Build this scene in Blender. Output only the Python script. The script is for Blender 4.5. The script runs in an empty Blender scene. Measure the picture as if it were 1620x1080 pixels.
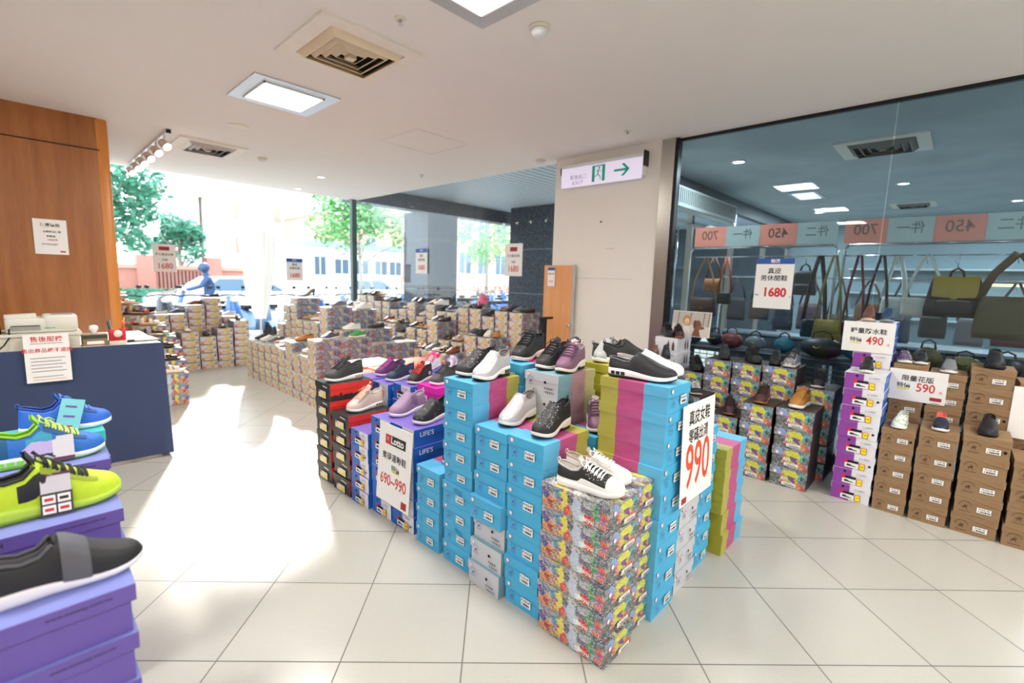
import bpy, math, random
from mathutils import Matrix, Vector
R = math.radians
C = bpy.context.scene.collection
SC = bpy.context.scene

# ---------------------------------------------------------------- camera
cam_d = bpy.data.cameras.new('camera')
cam_d.sensor_width = 36.0
cam_d.lens = 741.69 / 1620 * 36.0
cam_d.clip_start = 0.05
cam_d.clip_end = 300
cam = bpy.data.objects.new('camera', cam_d)
C.objects.link(cam)
def _cam_matrix():
    pitch, roll, yaw, h = .1326, -.0311, -.03, 1.5798
    def ray(X, Y):
        cr, sr = math.cos(roll), math.sin(roll)
        x = X*cr + Y*sr; up = -X*sr + Y*cr
        cp, sp = math.cos(pitch), math.sin(pitch)
        y = cp + up*sp; z = -sp + up*cp
        c, s = math.cos(yaw), math.sin(yaw)
        gx = x*c - y*s; gy = x*s + y*c
        k = math.sqrt(.5)
        return Vector(((gx+gy)*k, (gy-gx)*k, z))
    f = ray(0, 0); r = ray(1, 0) - f; u = ray(0, 1) - f
    m = Matrix((( r.x, u.x, -f.x, 0), (r.y, u.y, -f.y, 0), (r.z, u.z, -f.z, h), (0, 0, 0, 1)))
    return m
cam.matrix_world = _cam_matrix()
SC.camera = cam
cam_d.dof.use_dof = True
cam_d.dof.focus_distance = 2.3
cam_d.dof.aperture_fstop = 1.7

# ---------------------------------------------------------------- exposure, sky, sun, area lights
SC.view_settings.view_transform = 'Standard'
SC.view_settings.look = 'None'
SC.view_settings.gamma = 1
SC.view_settings.use_curve_mapping = False
SC.view_settings.exposure = -0.02
try:
    SC.cycles.max_bounces = 8
    SC.cycles.transparent_max_bounces = 24
    SC.cycles.sample_clamp_indirect = 6
    SC.cycles.use_denoising = True
except Exception:
    pass
world = bpy.data.worlds.new('sky')
SC.world = world
world.use_nodes = True
_bg = world.node_tree.nodes['Background']
_bg.inputs[0].default_value = (.80, .90, 1.0, 1)
_bg.inputs[1].default_value = 4.6

def light(name, kind, loc, energy, color=(1, 1, 1), size=.6, size_y=None, direction=(0, 0, -1), **kw):
    d = bpy.data.lights.new(name, kind)
    d.energy = energy; d.color = color
    if kind == 'AREA':
        d.shape = 'RECTANGLE' if size_y else 'SQUARE'
        d.size = size
        if size_y: d.size_y = size_y
    for k, v in kw.items(): setattr(d, k, v)
    o = bpy.data.objects.new(name, d); C.objects.link(o)
    o.location = loc
    o.rotation_euler = Vector(direction).to_track_quat('-Z', 'Y').to_euler()
    return o
SUN_DIR = Vector((-.33*math.cos(R(24)), -.944*math.cos(R(24)), -math.sin(R(24))))
light('sun', 'SUN', (6, 12, 8), 14.0, (1, .96, .9), direction=SUN_DIR, angle=R(3.5))
CEIL = 3.1
PANELS = [(1.745, 4.47), (1.74, 1.95), (-.9, 1.95), (-.9, -1.1), (1.74, -1.1), (-.9, -3.6), (1.74, -3.6), (4.0, -1.6), (4.0, -3.8), (-3.2, 1.95), (-3.2, -1.1)]  # panels beyond the visible pair are unseen, added as interior fill
for px, py in PANELS:
    light('panel_light', 'AREA', (px, py, CEIL-.03), 44, (1, .96, .91), size=.5)
for px, py in [(6.28, 2.16), (8.84, .75), (11.3, 2.24), (11.36, -.52), (8.9, -1.6), (6.4, -1.9)]:
    light('shop_light', 'AREA', (px, py, CEIL-.03), 75, (.9, .96, 1.0), size=.16)

# ---------------------------------------------------------------- materials
def lin(h):
    h = h.lstrip('#')
    v = [int(h[i:i+2], 16)/255 for i in (0, 2, 4)]
    return tuple((c/12.92 if c <= .04045 else ((c+.055)/1.055)**2.4) for c in v) + (1,)
def col(c): return lin(c) if isinstance(c, str) else (tuple(c)+(1,))[:4]
_M = {}
class NT:
    def __init__(s, name):
        s.mat = bpy.data.materials.new(name); s.mat.use_nodes = True
        s.t = s.mat.node_tree; s.n = s.t.nodes; s.bsdf = s.n['Principled BSDF']
    def new(s, typ, ins=None, **kw):
        n = s.n.new(typ)
        for k, v in kw.items(): setattr(n, k, v)
        for k, v in (ins or {}).items():
            if hasattr(v, 'links') or isinstance(v, bpy.types.NodeSocket): s.t.links.new(v, n.inputs[k])
            else: n.inputs[k].default_value = v
        return n
    def link(s, a, b): s.t.links.new(a, b)
    def math(s, op, a, b=0.0, c=None):
        ins = {0: a, 1: b}
        if c is not None: ins[2] = c
        return s.new('ShaderNodeMath', ins, operation=op).outputs[0]
    def mix(s, f, a, b):
        n = s.n.new('ShaderNodeMix'); n.data_type = 'RGBA'
        for i, v in ((0, f), (6, a), (7, b)):
            if isinstance(v, bpy.types.NodeSocket): s.t.links.new(v, n.inputs[i])
            else: n.inputs[i].default_value = v
        return n.outputs[2]
    def noise(s, vec, scale, detail=3, rough=.5):
        n = s.new('ShaderNodeTexNoise', {'Scale': scale, 'Detail': detail, 'Roughness': rough})
        if vec is not None: s.link(vec, n.inputs['Vector'])
        return n
    def ramp(s, f, stops, interp='LINEAR'):
        n = s.n.new('ShaderNodeValToRGB'); s.link(f, n.inputs[0]); cr = n.color_ramp; cr.interpolation = interp
        while len(cr.elements) < len(stops): cr.elements.new(.5)
        for e, (p, c) in zip(cr.elements, stops): e.position = p; e.color = col(c)
        return n.outputs[0]
    def bump(s, h, dist=.002, strength=.5):
        n = s.new('ShaderNodeBump', {'Height': h, 'Distance': dist, 'Strength': strength})
        s.link(n.outputs[0], s.bsdf.inputs['Normal'])
def mat(name, c=None, rough=.6, metal=0, emit=0, ecol=None, var=.06, scale=30, bump=0, coat=0, spec=None, alpha=None):
    """plain procedural surface: base colour with a faint noise of its own"""
    if name in _M: return _M[name]
    t = NT(name); c = col(c)
    tc = t.new('ShaderNodeTexCoord').outputs['Object']
    nz = t.noise(tc, scale, 3)
    dark = tuple(x*(1-var) for x in c[:3])+(1,); lite = tuple(min(1, x*(1+var)) for x in c[:3])+(1,)
    t.link(t.mix(nz.outputs[0], dark, lite), t.bsdf.inputs['Base Color'])
    t.bsdf.inputs['Roughness'].default_value = rough
    t.bsdf.inputs['Metallic'].default_value = metal
    if spec is not None: t.bsdf.inputs['Specular IOR Level'].default_value = spec
    if coat: t.bsdf.inputs['Coat Weight'].default_value = coat
    if emit:
        t.bsdf.inputs['Emission Color'].default_value = col(ecol) if ecol else c
        t.bsdf.inputs['Emission Strength'].default_value = emit
    if bump: t.bump(nz.outputs[0], bump)
    _M[name] = t.mat
    return t.mat
def glass(name, tint=(1, 1, 1), boost=1.0):
    if name in _M: return _M[name]
    t = NT(name); t.n.remove(t.bsdf)
    out = t.n['Material Output']
    tr = t.new('ShaderNodeBsdfTransparent', {'Color': tuple(tint)+(1,)})
    gl = t.new('ShaderNodeBsdfGlossy', {'Color': (1, 1, 1, 1), 'Roughness': .01})
    fr = t.new('ShaderNodeFresnel', {'IOR': 1.35})
    f = t.math('MULTIPLY', fr.outputs[0], boost)
    mx = t.new('ShaderNodeMixShader', {0: f, 1: tr.outputs[0], 2: gl.outputs[0]})
    t.link(mx.outputs[0], out.inputs[0]); _M[name] = t.mat
    return t.mat
def floor_mat():
    t = NT('marble_tile_floor'); S = .5
    tc = t.new('ShaderNodeTexCoord').outputs['Object']
    mp = t.new('ShaderNodeMapping', {'Vector': tc, 'Rotation': (0, 0, R(45)), 'Scale': (1/S, 1/S, 1/S)})
    # grid frame = world turned by 45 degrees, in tiles; the joints pass through (x0, y0)
    off = t.new('ShaderNodeVectorMath', {0: mp.outputs[0], 1: (2.225+40, -3.502+40, 0)}, operation='ADD').outputs[0]
    sx = t.new('ShaderNodeSeparateXYZ', {0: off})
    fx = t.math('FRACT', sx.outputs[0]); fy = t.math('FRACT', sx.outputs[1])
    cx = t.math('FLOOR', sx.outputs[0]); cy = t.math('FLOOR', sx.outputs[1])
    ex = t.math('MINIMUM', fx, t.math('SUBTRACT', 1, fx)); ey = t.math('MINIMUM', fy, t.math('SUBTRACT', 1, fy))
    joint = t.math('LESS_THAN', t.math('MINIMUM', ex, ey), .0058)
    par = t.math('MODULO', t.math('ADD', cx, cy), 2)
    rnd = t.new('ShaderNodeTexWhiteNoise', {'Vector': t.new('ShaderNodeCombineXYZ', {0: cx, 1: cy}).outputs[0]}, noise_dimensions='2D')
    a = t.new('ShaderNodeMapping', {'Vector': off, 'Scale': (1.0, 7, 1)}); b = t.new('ShaderNodeMapping', {'Vector': off, 'Scale': (7, 1.0, 1), 'Rotation': (0, 0, R(8))})
    vec = t.new('ShaderNodeMix', {}, data_type='VECTOR'); t.link(par, vec.inputs[0]); t.link(a.outputs[0], vec.inputs[4]); t.link(b.outputs[0], vec.inputs[5])
    sh = t.new('ShaderNodeVectorMath', {0: vec.outputs[1], 1: rnd.outputs['Color']}, operation='ADD').outputs[0]
    nz = t.noise(sh, 1.6, 6, .62)
    ridge = t.math('ABSOLUTE', t.math('SUBTRACT', nz.outputs[0], .5))
    vein = t.ramp(ridge, [(0, (.42, .41, .37)), (.006, (.52, .51, .46)), (.03, (.49, .48, .435)), (1, (.505, .495, .45))])
    tone = t.mix(t.math('MULTIPLY', rnd.outputs['Value'], .25), vein, (.41, .40, .36, 1))
    t.link(t.mix(joint, tone, (.15, .145, .13, 1)), t.bsdf.inputs['Base Color'])
    rr = t.math('ADD', t.math('MULTIPLY', nz.outputs[0], .1), .16)
    t.link(t.mix(joint, rr, (.6, .6, .6, 1)), t.bsdf.inputs['Roughness'])
    return t.mat
def wood_mat(name, a, b, rough=.35, sc=1.0):
    t = NT(name); tc = t.new('ShaderNodeTexCoord').outputs['Object']
    mp = t.new('ShaderNodeMapping', {'Vector': tc, 'Scale': (5*sc, 5*sc, .35*sc)})
    nz = t.noise(mp.outputs[0], 2.2, 6, .6); f = t.noise(mp.outputs[0], 22, 3, .5)
    v = t.math('ADD', t.math('MULTIPLY', nz.outputs[0], .75), t.math('MULTIPLY', f.outputs[0], .25))
    t.link(t.ramp(v, [(.3, a), (.7, b)]), t.bsdf.inputs['Base Color'])
    t.bsdf.inputs['Roughness'].default_value = rough
    return t.mat
def stripes_mat(name, c1, c2, c3, s1=.34, s2=.72, dots=False):
    """printed box side: three colour fields along the length"""
    t = NT(name); uv = t.new('ShaderNodeTexCoord').outputs['UV']; sx = t.new('ShaderNodeSeparateXYZ', {0: uv})
    c = t.mix(t.math('GREATER_THAN', sx.outputs[0], s1), col(c1), col(c2))
    c = t.mix(t.math('GREATER_THAN', sx.outputs[0], s2), c, col(c3))
    if dots:
        mp = t.new('ShaderNodeMapping', {'Vector': uv, 'Scale': (48, 18, 1)}); s2x = t.new('ShaderNodeSeparateXYZ', {0: mp.outputs[0]})
        g = t.math('LESS_THAN', t.math('ADD', t.math('POWER', t.math('SUBTRACT', t.math('FRACT', s2x.outputs[0]), .5), 2), t.math('POWER', t.math('SUBTRACT', t.math('FRACT', s2x.outputs[1]), .5), 2)), .1)
        c = t.mix(t.math('MULTIPLY', g, .45), c, (.75, .75, .76, 1))
    nz = t.noise(uv, 3, 2); c = t.mix(t.math('MULTIPLY', nz.outputs[0], .12), c, (.9, .9, .9, 1))
    t.link(c, t.bsdf.inputs['Base Color']); t.bsdf.inputs['Roughness'].default_value = .5
    return t.mat
PAL = ['#87909C', '#B2B6BE', '#4B5460', '#CFC246', '#8F8C88', '#B84A3E', '#4A93A0', '#D2CEC6', '#5E5280', '#C87A48', '#6E7886', '#A3ACBA', '#3A3E48', '#7C828C', '#5A8A66', '#B8BCC6']
def paint_mat(name, blobs, base=PAL, scale=(7, 3.2), seed=0.0, flip=False, warp=.26):
    """splashed abstract paint print; blobs: (u, v, ru, rv, colour)"""
    t = NT(name); uv = t.new('ShaderNodeTexCoord').outputs['UV']
    mp = t.new('ShaderNodeMapping', {'Vector': uv, 'Scale': (scale[0], scale[1], 1), 'Location': (seed, seed*.7, seed)})
    n1 = t.noise(mp.outputs[0], 1.7, 6, .72)
    ctr = t.new('ShaderNodeVectorMath', {0: n1.outputs['Color'], 1: (.5, .5, .5)}, operation='SUBTRACT').outputs[0]
    w1 = t.new('ShaderNodeVectorMath', {0: ctr, 'Scale': 1.5}, operation='SCALE').outputs[0]
    d1 = t.new('ShaderNodeVectorMath', {0: mp.outputs[0], 1: w1}, operation='ADD').outputs[0]
    vo = t.new('ShaderNodeTexVoronoi', {'Vector': d1, 'Scale': 1.35, 'Randomness': 1.0})
    sp = t.new('ShaderNodeSeparateColor', {0: vo.outputs['Color']})
    n = len(base)
    c = t.ramp(sp.outputs[0], [(i/n, base[i]) for i in range(n)], 'CONSTANT')
    # dabs
    v2 = t.new('ShaderNodeTexVoronoi', {'Vector': d1, 'Scale': 4.8, 'Randomness': 1.0})
    sp2 = t.new('ShaderNodeSeparateColor', {0: v2.outputs['Color']})
    c2 = t.ramp(sp2.outputs[1], [(i/n, base[(i*7+3) % n]) for i in range(n)], 'CONSTANT')
    c = t.mix(t.math('GREATER_THAN', sp2.outputs[0], .66), c, c2)
    # fixed splashes
    ud = t.new('ShaderNodeVectorMath', {0: uv, 1: t.new('ShaderNodeVectorMath', {0: ctr, 'Scale': warp}, operation='SCALE').outputs[0]}, operation='ADD').outputs[0]
    for (u, v, ru, rv, cc) in blobs:
        if flip: u = 1-u
        q = t.new('ShaderNodeVectorMath', {0: ud, 1: (u, v, 0)}, operation='SUBTRACT').outputs[0]
        q = t.new('ShaderNodeVectorMath', {0: q, 1: (1/ru, 1/rv, 0)}, operation='MULTIPLY').outputs[0]
        l = t.new('ShaderNodeVectorMath', {0: q}, operation='LENGTH').outputs['Value']
        c = t.mix(t.math('LESS_THAN', l, 1.0), c, col(cc))
    n3 = t.noise(mp.outputs[0], 9, 4, .7)
    v4 = t.new('ShaderNodeTexVoronoi', {'Vector': d1, 'Scale': 11, 'Randomness': 1.0}); s4 = t.new('ShaderNodeSeparateColor', {0: v4.outputs['Color']})
    c4 = t.ramp(s4.outputs[1], [(i/n, base[(i*5+1) % n]) for i in range(n)], 'CONSTANT')
    c = t.mix(t.math('MULTIPLY', t.math('GREATER_THAN', s4.outputs[0], .88), .8), c, c4)
    n5 = t.noise(mp.outputs[0], 2.6, 2, .5)
    c = t.mix(t.math('MULTIPLY', t.math('LESS_THAN', t.math('ABSOLUTE', t.math('SUBTRACT', n5.outputs[0], .5)), .010), .8), c, (.85, .86, .9, 1))
    c = t.mix(t.math('GREATER_THAN', n3.outputs[0], .68), c, (.82, .83, .86, 1))
    c = t.mix(t.math('LESS_THAN', n3.outputs[0], .30), c, (.045, .05, .06, 1))
    t.link(c, t.bsdf.inputs['Base Color']); t.bsdf.inputs['Roughness'].default_value = .42
    return t.mat

# ---------------------------------------------------------------- mesh builder
class MB:
    def __init__(s): s.v = []; s.f = []; s.mi = []; s.uv = []; s.mats = []; s.sm = []
    def m(s, mt):
        if mt not in s.mats: s.mats.append(mt)
        return s.mats.index(mt)
    def face(s, idx, mt, uv=None, smooth=False):
        s.f.append(tuple(idx)); s.mi.append(s.m(mt)); s.uv.append(uv); s.sm.append(smooth)
    def poly(s, pts, mt, uv=None):
        k = len(s.v); s.v += [tuple(p) for p in pts]; s.face(range(k, k+len(pts)), mt, uv)
    def box(s, a, b, mt, M=None, bev=0):
        """mt: one material, or dict with keys x- x+ y- y+ z- z+ (missing -> 'd')"""
        x0, y0, z0 = a; x1, y1, z1 = b
        P = [(x0,y0,z0),(x1,y0,z0),(x1,y1,z0),(x0,y1,z0),(x0,y0,z1),(x1,y0,z1),(x1,y1,z1),(x0,y1,z1)]
        if M is not None: P = [tuple(M @ Vector(p)) for p in P]
        k = len(s.v); s.v += P
        F = {'z-': (0,3,2,1), 'z+': (4,5,6,7), 'y-': (0,1,5,4), 'x+': (1,2,6,5), 'y+': (2,3,7,6), 'x-': (3,0,4,7)}
        U = [(0,0),(1,0),(1,1),(0,1)]
        for n, q in F.items():
            mm = mt.get(n, mt['d']) if isinstance(mt, dict) else mt
            s.face([k+i for i in q], mm, [(0,0),(0,1),(1,1),(1,0)] if n == 'z-' else U)
    def cbox(s, c, d, mt, rz=0, M=None):
        T = Matrix.Translation(c) @ Matrix.Rotation(rz, 4, 'Z')
        if M is not None: T = M @ T
        s.box((-d[0]/2, -d[1]/2, -d[2]/2), (d[0]/2, d[1]/2, d[2]/2), mt, T)
    def rbox(s, a, b, r, mt, seg=3, M=None):
        """box with rounded vertical edges and softened top/bottom"""
        x0, y0, z0 = a; x1, y1, z1 = b; pts = []
        for (cx, cy, a0) in ((x1-r, y1-r, 0), (x0+r, y1-r, 90), (x0+r, y0+r, 180), (x1-r, y0+r, 270)):
            for i in range(seg+1):
                an = R(a0 + 90*i/seg); pts.append((cx + r*math.cos(an), cy + r*math.sin(an)))
        mx, my = (x0+x1)/2, (y0+y1)/2; q = min(r*.5, (z1-z0)*.3)
        def ring(k, z):
            sx = 1 - k/max(x1-mx, 1e-6); sy = 1 - k/max(y1-my, 1e-6)
            return [(mx+(x-mx)*sx, my+(y-my)*sy, z) for x, y in pts]
        rows = [ring(q, z0), ring(q*.3, z0+q*.3), ring(0, z0+q), ring(0, z1-q), ring(q*.3, z1-q*.3), ring(q, z1)]
        if M is not None: rows = [[tuple(M @ Vector(p)) for p in r_] for r_ in rows]
        s.loft(rows, mt, True, True, True)
    def loft(s, rows, mt, closed=True, cap0=False, cap1=False, smooth=True, fn=None):
        k = len(s.v); n = len(rows[0])
        for r in rows: s.v += [tuple(p) for p in r]
        for i in range(len(rows)-1):
            for j in range(n if closed else n-1):
                j2 = (j+1) % n
                mm = fn(i, j) if fn else mt
                s.face((k+i*n+j, k+i*n+j2, k+(i+1)*n+j2, k+(i+1)*n+j), mm, None, smooth)
        if cap0: s.face([k+j for j in range(n)][::-1], fn(0, 0) if fn else mt)
        if cap1: s.face([k+(len(rows)-1)*n+j for j in range(n)], fn(len(rows)-2, 0) if fn else mt)
    def tube(s, pts, r, mt, n=6, caps=True, flat=1.0):
        pts = [Vector(p) for p in pts]; rows = []
        prev = None
        for i, p in enumerate(pts):
            d = (pts[min(i+1, len(pts)-1)] - pts[max(i-1, 0)])
            if d.length < 1e-9: d = Vector((0, 0, 1))
            d.normalize()
            if prev is None:
                up = Vector((0, 0, 1)) if abs(d.z) < .9 else Vector((1, 0, 0))
                a = d.cross(up).normalized()
            else:
                a = (prev - d*prev.dot(d))
                a = a.normalized() if a.length > 1e-6 else d.orthogonal().normalized()
            prev = a; b = d.cross(a)
            rr = r[i] if isinstance(r, (list, tuple)) else r
            rows.append([p + a*rr*math.cos(2*math.pi*k/n) + b*rr*flat*math.sin(2*math.pi*k/n) for k in range(n)])
        s.loft(rows, mt, True, caps, caps)
    def lathe(s, prof, mt, c=(0, 0, 0), n=20, M=None, cap=True, fn=None):
        rows = []
        for r, z in prof:
            row = [Vector((c[0]+r*math.cos(2*math.pi*k/n), c[1]+r*math.sin(2*math.pi*k/n), c[2]+z)) for k in range(n)]
            if M is not None: row = [M @ p for p in row]
            rows.append(row)
        s.loft(rows, mt, True, cap, cap, fn=fn)
    def text(s, body, size, M, mt, align='CENTER', ext=0.0, sx=1.0, weight=0.0):
        me = text_mesh(body, align, weight)
        k = len(s.v); s.v += [tuple(M @ Vector((v.co.x*size*sx, v.co.y*size, 0))) for v in me.vertices]
        for p in me.polygons: s.face([k+i for i in p.vertices], mt)
    def blob(s, c, r, mt, n=10, m=6, rnd=None, amp=0, sq=1.0):
        rows = []
        for i in range(m+1):
            ph = math.pi*i/m; row = []
            for j in range(n):
                th = 2*math.pi*j/n; k = 1 + (rnd.uniform(-amp, amp) if rnd else 0)
                if i in (0, m): k = 1
                row.append((c[0]+r[0]*k*math.sin(ph)*math.cos(th), c[1]+r[1]*k*math.sin(ph)*math.sin(th), c[2]-r[2]*k*math.cos(ph)))
            rows.append(row)
        s.loft(rows, mt, True)
    def mesh(s, name):
        me = bpy.data.meshes.new(name)
        me.from_pydata(s.v, [], s.f)
        for mt in s.mats: me.materials.append(mt)
        me.polygons.foreach_set('material_index', s.mi)
        me.polygons.foreach_set('use_smooth', s.sm)
        if any(u for u in s.uv):
            ul = me.uv_layers.new(name='UVMap'); i = 0
            for u, p in zip(s.uv, me.polygons):
                if u:
                    for li, c in zip(p.loop_indices, u): ul.data[li].uv = c
        me.update()
        return me
    def build(s, name, parent=None, loc=None, rz=None):
        return link(name, s.mesh(name), parent, loc, rz)
_T = {}
def text_mesh(body, align='CENTER', weight=0.0):
    k = (body, align, weight)
    if k not in _T:
        c = bpy.data.curves.new('lettering', 'FONT'); c.body = body; c.align_x = align; c.align_y = 'CENTER'; c.resolution_u = 3
        c.offset = weight
        o = bpy.data.objects.new('lettering', c); _T[k] = bpy.data.meshes.new_from_object(o)
        bpy.data.objects.remove(o)
    return _T[k]
def link(name, me, parent=None, loc=None, rz=None):
    o = bpy.data.objects.new(name, me); C.objects.link(o)
    if parent is not None: o.parent = parent
    if loc is not None: o.location = loc
    if rz is not None: o.rotation_euler = (0, 0, rz)
    return o
def tag(o, label, cat, group=None, kind=None):
    o['label'] = label; o['category'] = cat
    if group: o['group'] = group
    if kind: o['kind'] = kind
    return o
def struct(name, mb, parent=None):
    o = mb.build(name, parent)
    if parent is None: o['kind'] = 'structure'
    return o
def thing(name, label, cat, loc=(0, 0, 0), rz=0, group=None):
    o = bpy.data.objects.new(name, None); C.objects.link(o); o.empty_display_size = .05
    o.location = loc; o.rotation_euler = (0, 0, rz)
    return tag(o, label, cat, group)
def copy_thing(root, loc=None, rz=None, label=None, group=None, scale=None):
    r = root.copy(); C.objects.link(r)
    for ch in root.children:
        c = ch.copy(); C.objects.link(c); c.parent = r
        for g in ch.children:
            d = g.copy(); C.objects.link(d); d.parent = c
    if loc is not None: r.location = loc
    if rz is not None: r.rotation_euler = (0, 0, rz)
    if scale is not None: r.scale = scale
    if label: r['label'] = label
    if group: r['group'] = group
    return r
def face_m(kind, x, y, z, rot=0):
    """frame for print on a surface: 'x-' faces -X, 'y-' faces -Y, 'z+' faces up"""
    B = {'x-': Matrix(((0,0,-1,x),(-1,0,0,y),(0,1,0,z),(0,0,0,1))), 'y-': Matrix(((1,0,0,x),(0,0,-1,y),(0,1,0,z),(0,0,0,1))),
         'x+': Matrix(((0,0,1,x),(1,0,0,y),(0,1,0,z),(0,0,0,1))), 'y+': Matrix(((-1,0,0,x),(0,0,1,y),(0,1,0,z),(0,0,0,1))),
         'z+': Matrix.Translation((x, y, z)), 'z-': Matrix(((1,0,0,x),(0,-1,0,y),(0,0,-1,z),(0,0,0,1)))}[kind]
    return B @ Matrix.Rotation(rot, 4, 'Z')
ORD = ['lowest', 'second', 'third', 'fourth', 'fifth', 'sixth', 'seventh', 'eighth', 'ninth', 'tenth', 'eleventh', 'twelfth']

# ================================================================ the setting
m_white = mat('white_wall_paint', '#E9E4DC', .8, var=.02, scale=6)
m_ceil = mat('ceiling_paint', '#EFEAE6', .85, var=.015, scale=3)
m_metal = mat('brushed_steel', '#B8B6AE', .3, metal=1)
m_chrome = mat('chrome', '#D5D8DA', .12, metal=1)
m_dark = mat('dark_metal', '#2A2B2E', .4, metal=.6)
m_black = mat('black_plastic', '#141416', .45)
m_paper = mat('white_paper', '#F2F1EF', .7, var=.01)
m_ink = mat('black_ink', '#1B1A1C', .6)
m_red = mat('red_ink', '#D03030', .55)
m_orange = mat('orange_red_ink', '#DE4A26', .55)
m_concrete = mat('outdoor_paving', '#B9B7B0', .85, var=.12, scale=2)
m_clear = glass('window_glass', (.97, .985, .985), .08)
m_shopglass = glass('partition_glass', (.76, .83, .86), .8)

fl = MB(); fl.box((-5, -5.5, -.1), (4.98, 9.35, 0), floor_mat()); struct('floor', fl)
cl = MB(); cl.box((-5, -5.5, CEIL), (5.05, 9.42, CEIL+.12), m_ceil); struct('ceiling', cl)
w = MB(); w.box((-5.1, -5.6, 0), (-5, 6.7, CEIL), m_white); struct('wall_west', w)
w = MB(); w.box((-5, -5.6, 0), (4.98, -5.5, CEIL), m_white); struct('wall_south', w)
# timber-clad wall behind the counter
m_wood = wood_mat('stained_timber', '#8A4F22', '#B0713A', .3)
m_wood_edge = wood_mat('light_timber_edge', '#C87A30', '#DB9446', .35)
w = MB(); w.box((-5, 6.7, 0), (.72, 7.0, CEIL), m_wood)
wo = struct('wall_timber', w)
b = MB(); b.box((-5, 6.693, 2.775), (.722, 6.701, 2.785), mat('groove', '#3A2010', .8)); b.build('groove', wo)
b = MB(); b.rbox((.68, 6.698, 0), (.80, 7.02, CEIL), .03, m_wood_edge); b.build('edge_trim', wo)
# white wall piece between the street window and the shop glass
w = MB(); w.box((4.9, 2.48, 0), (5.3, 3.93, CEIL), m_white)
cr = mat('plaster_crack', '#A79F92', .9)
wp = struct('wall_white', w)
b = MB()
b.box((4.896, 2.75, 1.615), (4.901, 3.7, 1.618), cr); b.box((4.896, 3.0, 1.97), (4.901, 3.12, 1.974), cr)
b.box((4.894, 3.2, 2.28), (4.901, 3.22, 2.3), mat('nail_hole', '#55504A', .8)); b.build('scuff_marks', wp)
w = MB(); w.box((4.88, 2.33, 0), (5.0, 2.48, CEIL), m_metal); w.box((4.9, 2.30, 0), (4.98, 2.33, CEIL), m_dark); struct('trim_1', w)
# glass partition to the bag shop
def pane(name, a, b_, m): q = MB(); q.box(a, b_, m); return struct(name, q)
w1 = pane('window_1', (4.955, .525, .12), (4.967, 2.30, CEIL-.02), m_shopglass)
w2 = pane('window_2', (4.955, -2.2, .12), (4.967, .515, CEIL-.02), m_shopglass)
w = MB(); w.box((4.93, -2.2, 0), (5.0, 2.33, .12), mat('sill_steel', '#6E6A62', .5, metal=.4)); struct('trim_2', w)
w = MB(); w.box((4.94, -5.5, 0), (5.0, -2.2, CEIL), m_white); struct('wall_east', w)
w = MB(); w.box((4.945, -2.2, CEIL-.03), (4.98, 2.33, CEIL), m_dark); struct('trim_3', w)
# street windows
pane('window_3', (4.955, 3.93, .05), (4.967, 5.54, CEIL-.02), m_clear)
pane('window_4', (4.955, 5.55, .05), (4.967, 7.39, CEIL-.02), m_clear)
pane('window_5', (4.955, 7.40, .05), (4.967, 9.26, CEIL-.02), m_clear)
pane('window_6', (.78, 9.30, .05), (2.92, 9.312, CEIL-.02), m_clear)
pane('window_7', (3.42, 9.30, .05), (4.88, 9.312, CEIL-.02), m_clear)
w = MB(); w.box((4.90, 9.25, 0), (5.0, 9.36, CEIL), mat('post_steel', '#5A6664', .35, metal=.5)); struct('trim_4', w)
w = MB(); w.box((4.93, 3.93, 0), (4.99, 9.25, .05), m_metal); struct('trim_5', w)
w = MB(); w.box((.78, 9.27, 0), (4.9, 9.34, .05), m_metal); struct('trim_6', w)
w = MB(); w.box((-5, 7.0, 0), (-4.9, 9.4, CEIL), m_white); w.box((-5, 9.3, 0), (.78, 9.4, CEIL), m_white); struct('wall_north', w)

# --- outdoors: paving, arcade
g = MB(); g.box((-40, 9.36, -.12), (90, 90, -.005), m_concrete); g.box((5.0, 3.1, -.12), (90, 9.36, -.005), m_concrete); struct('ground_street', g)
def soffit():
    t = NT('slatted_soffit'); tc = t.new('ShaderNodeTexCoord').outputs['Object']; sx = t.new('ShaderNodeSeparateXYZ', {0: tc})
    f = t.math('FRACT', t.math('MULTIPLY', sx.outputs[1], 6)); g_ = t.math('LESS_THAN', f, .2)
    t.link(t.mix(g_, (.50, .60, .68, 1), (.10, .14, .18, 1)), t.bsdf.inputs['Base Color']); t.bsdf.inputs['Roughness'].default_value = .5
    return t.mat
g = MB(); g.box((5.02, 3.1, 3.45), (16, 9.9, 3.6), soffit()); struct('ceiling_arcade', g)
def granite():
    t = NT('dark_granite'); tc = t.new('ShaderNodeTexCoord').outputs['Object']
    n = t.noise(tc, 26, 4, .8)
    t.link(t.ramp(n.outputs[0], [(.3, '#12151A'), (.5, '#2C333E'), (.7, '#6E7A8A')]), t.bsdf.inputs['Base Color'])
    t.bsdf.inputs['Roughness'].default_value = .45
    return t.mat
m_gran = granite(); m_joint = mat('joint_grey', '#8B94A0', .6)
g = MB(); g.box((5.02, 9.5, 3.12), (16, 9.9, 3.45), m_gran); struct('beam_granite', g)
g = MB(); g.box((6.85, 9.3, 0), (7.75, 10.3, 3.12), m_gran)
for z in (1.25, 2.45): g.box((6.845, 9.295, z), (7.755, 10.305, z+.008), m_joint)
struct('column_granite', g)
g = MB(); g.box((9.3, 7.2, 0), (10.1, 8.95, 3.45), m_gran)
for z in (1.2, 2.35): g.box((9.295, 7.195, z), (10.105, 8.955, z+.012), m_joint)
struct('column_granite', g)

g = MB(); g.box((16, 3.1, 0), (16.3, 9.5, 3.6), m_gran); struct('wall_backdrop', g)  # added dark backdrop so the view through the glass doors is less bright
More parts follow.
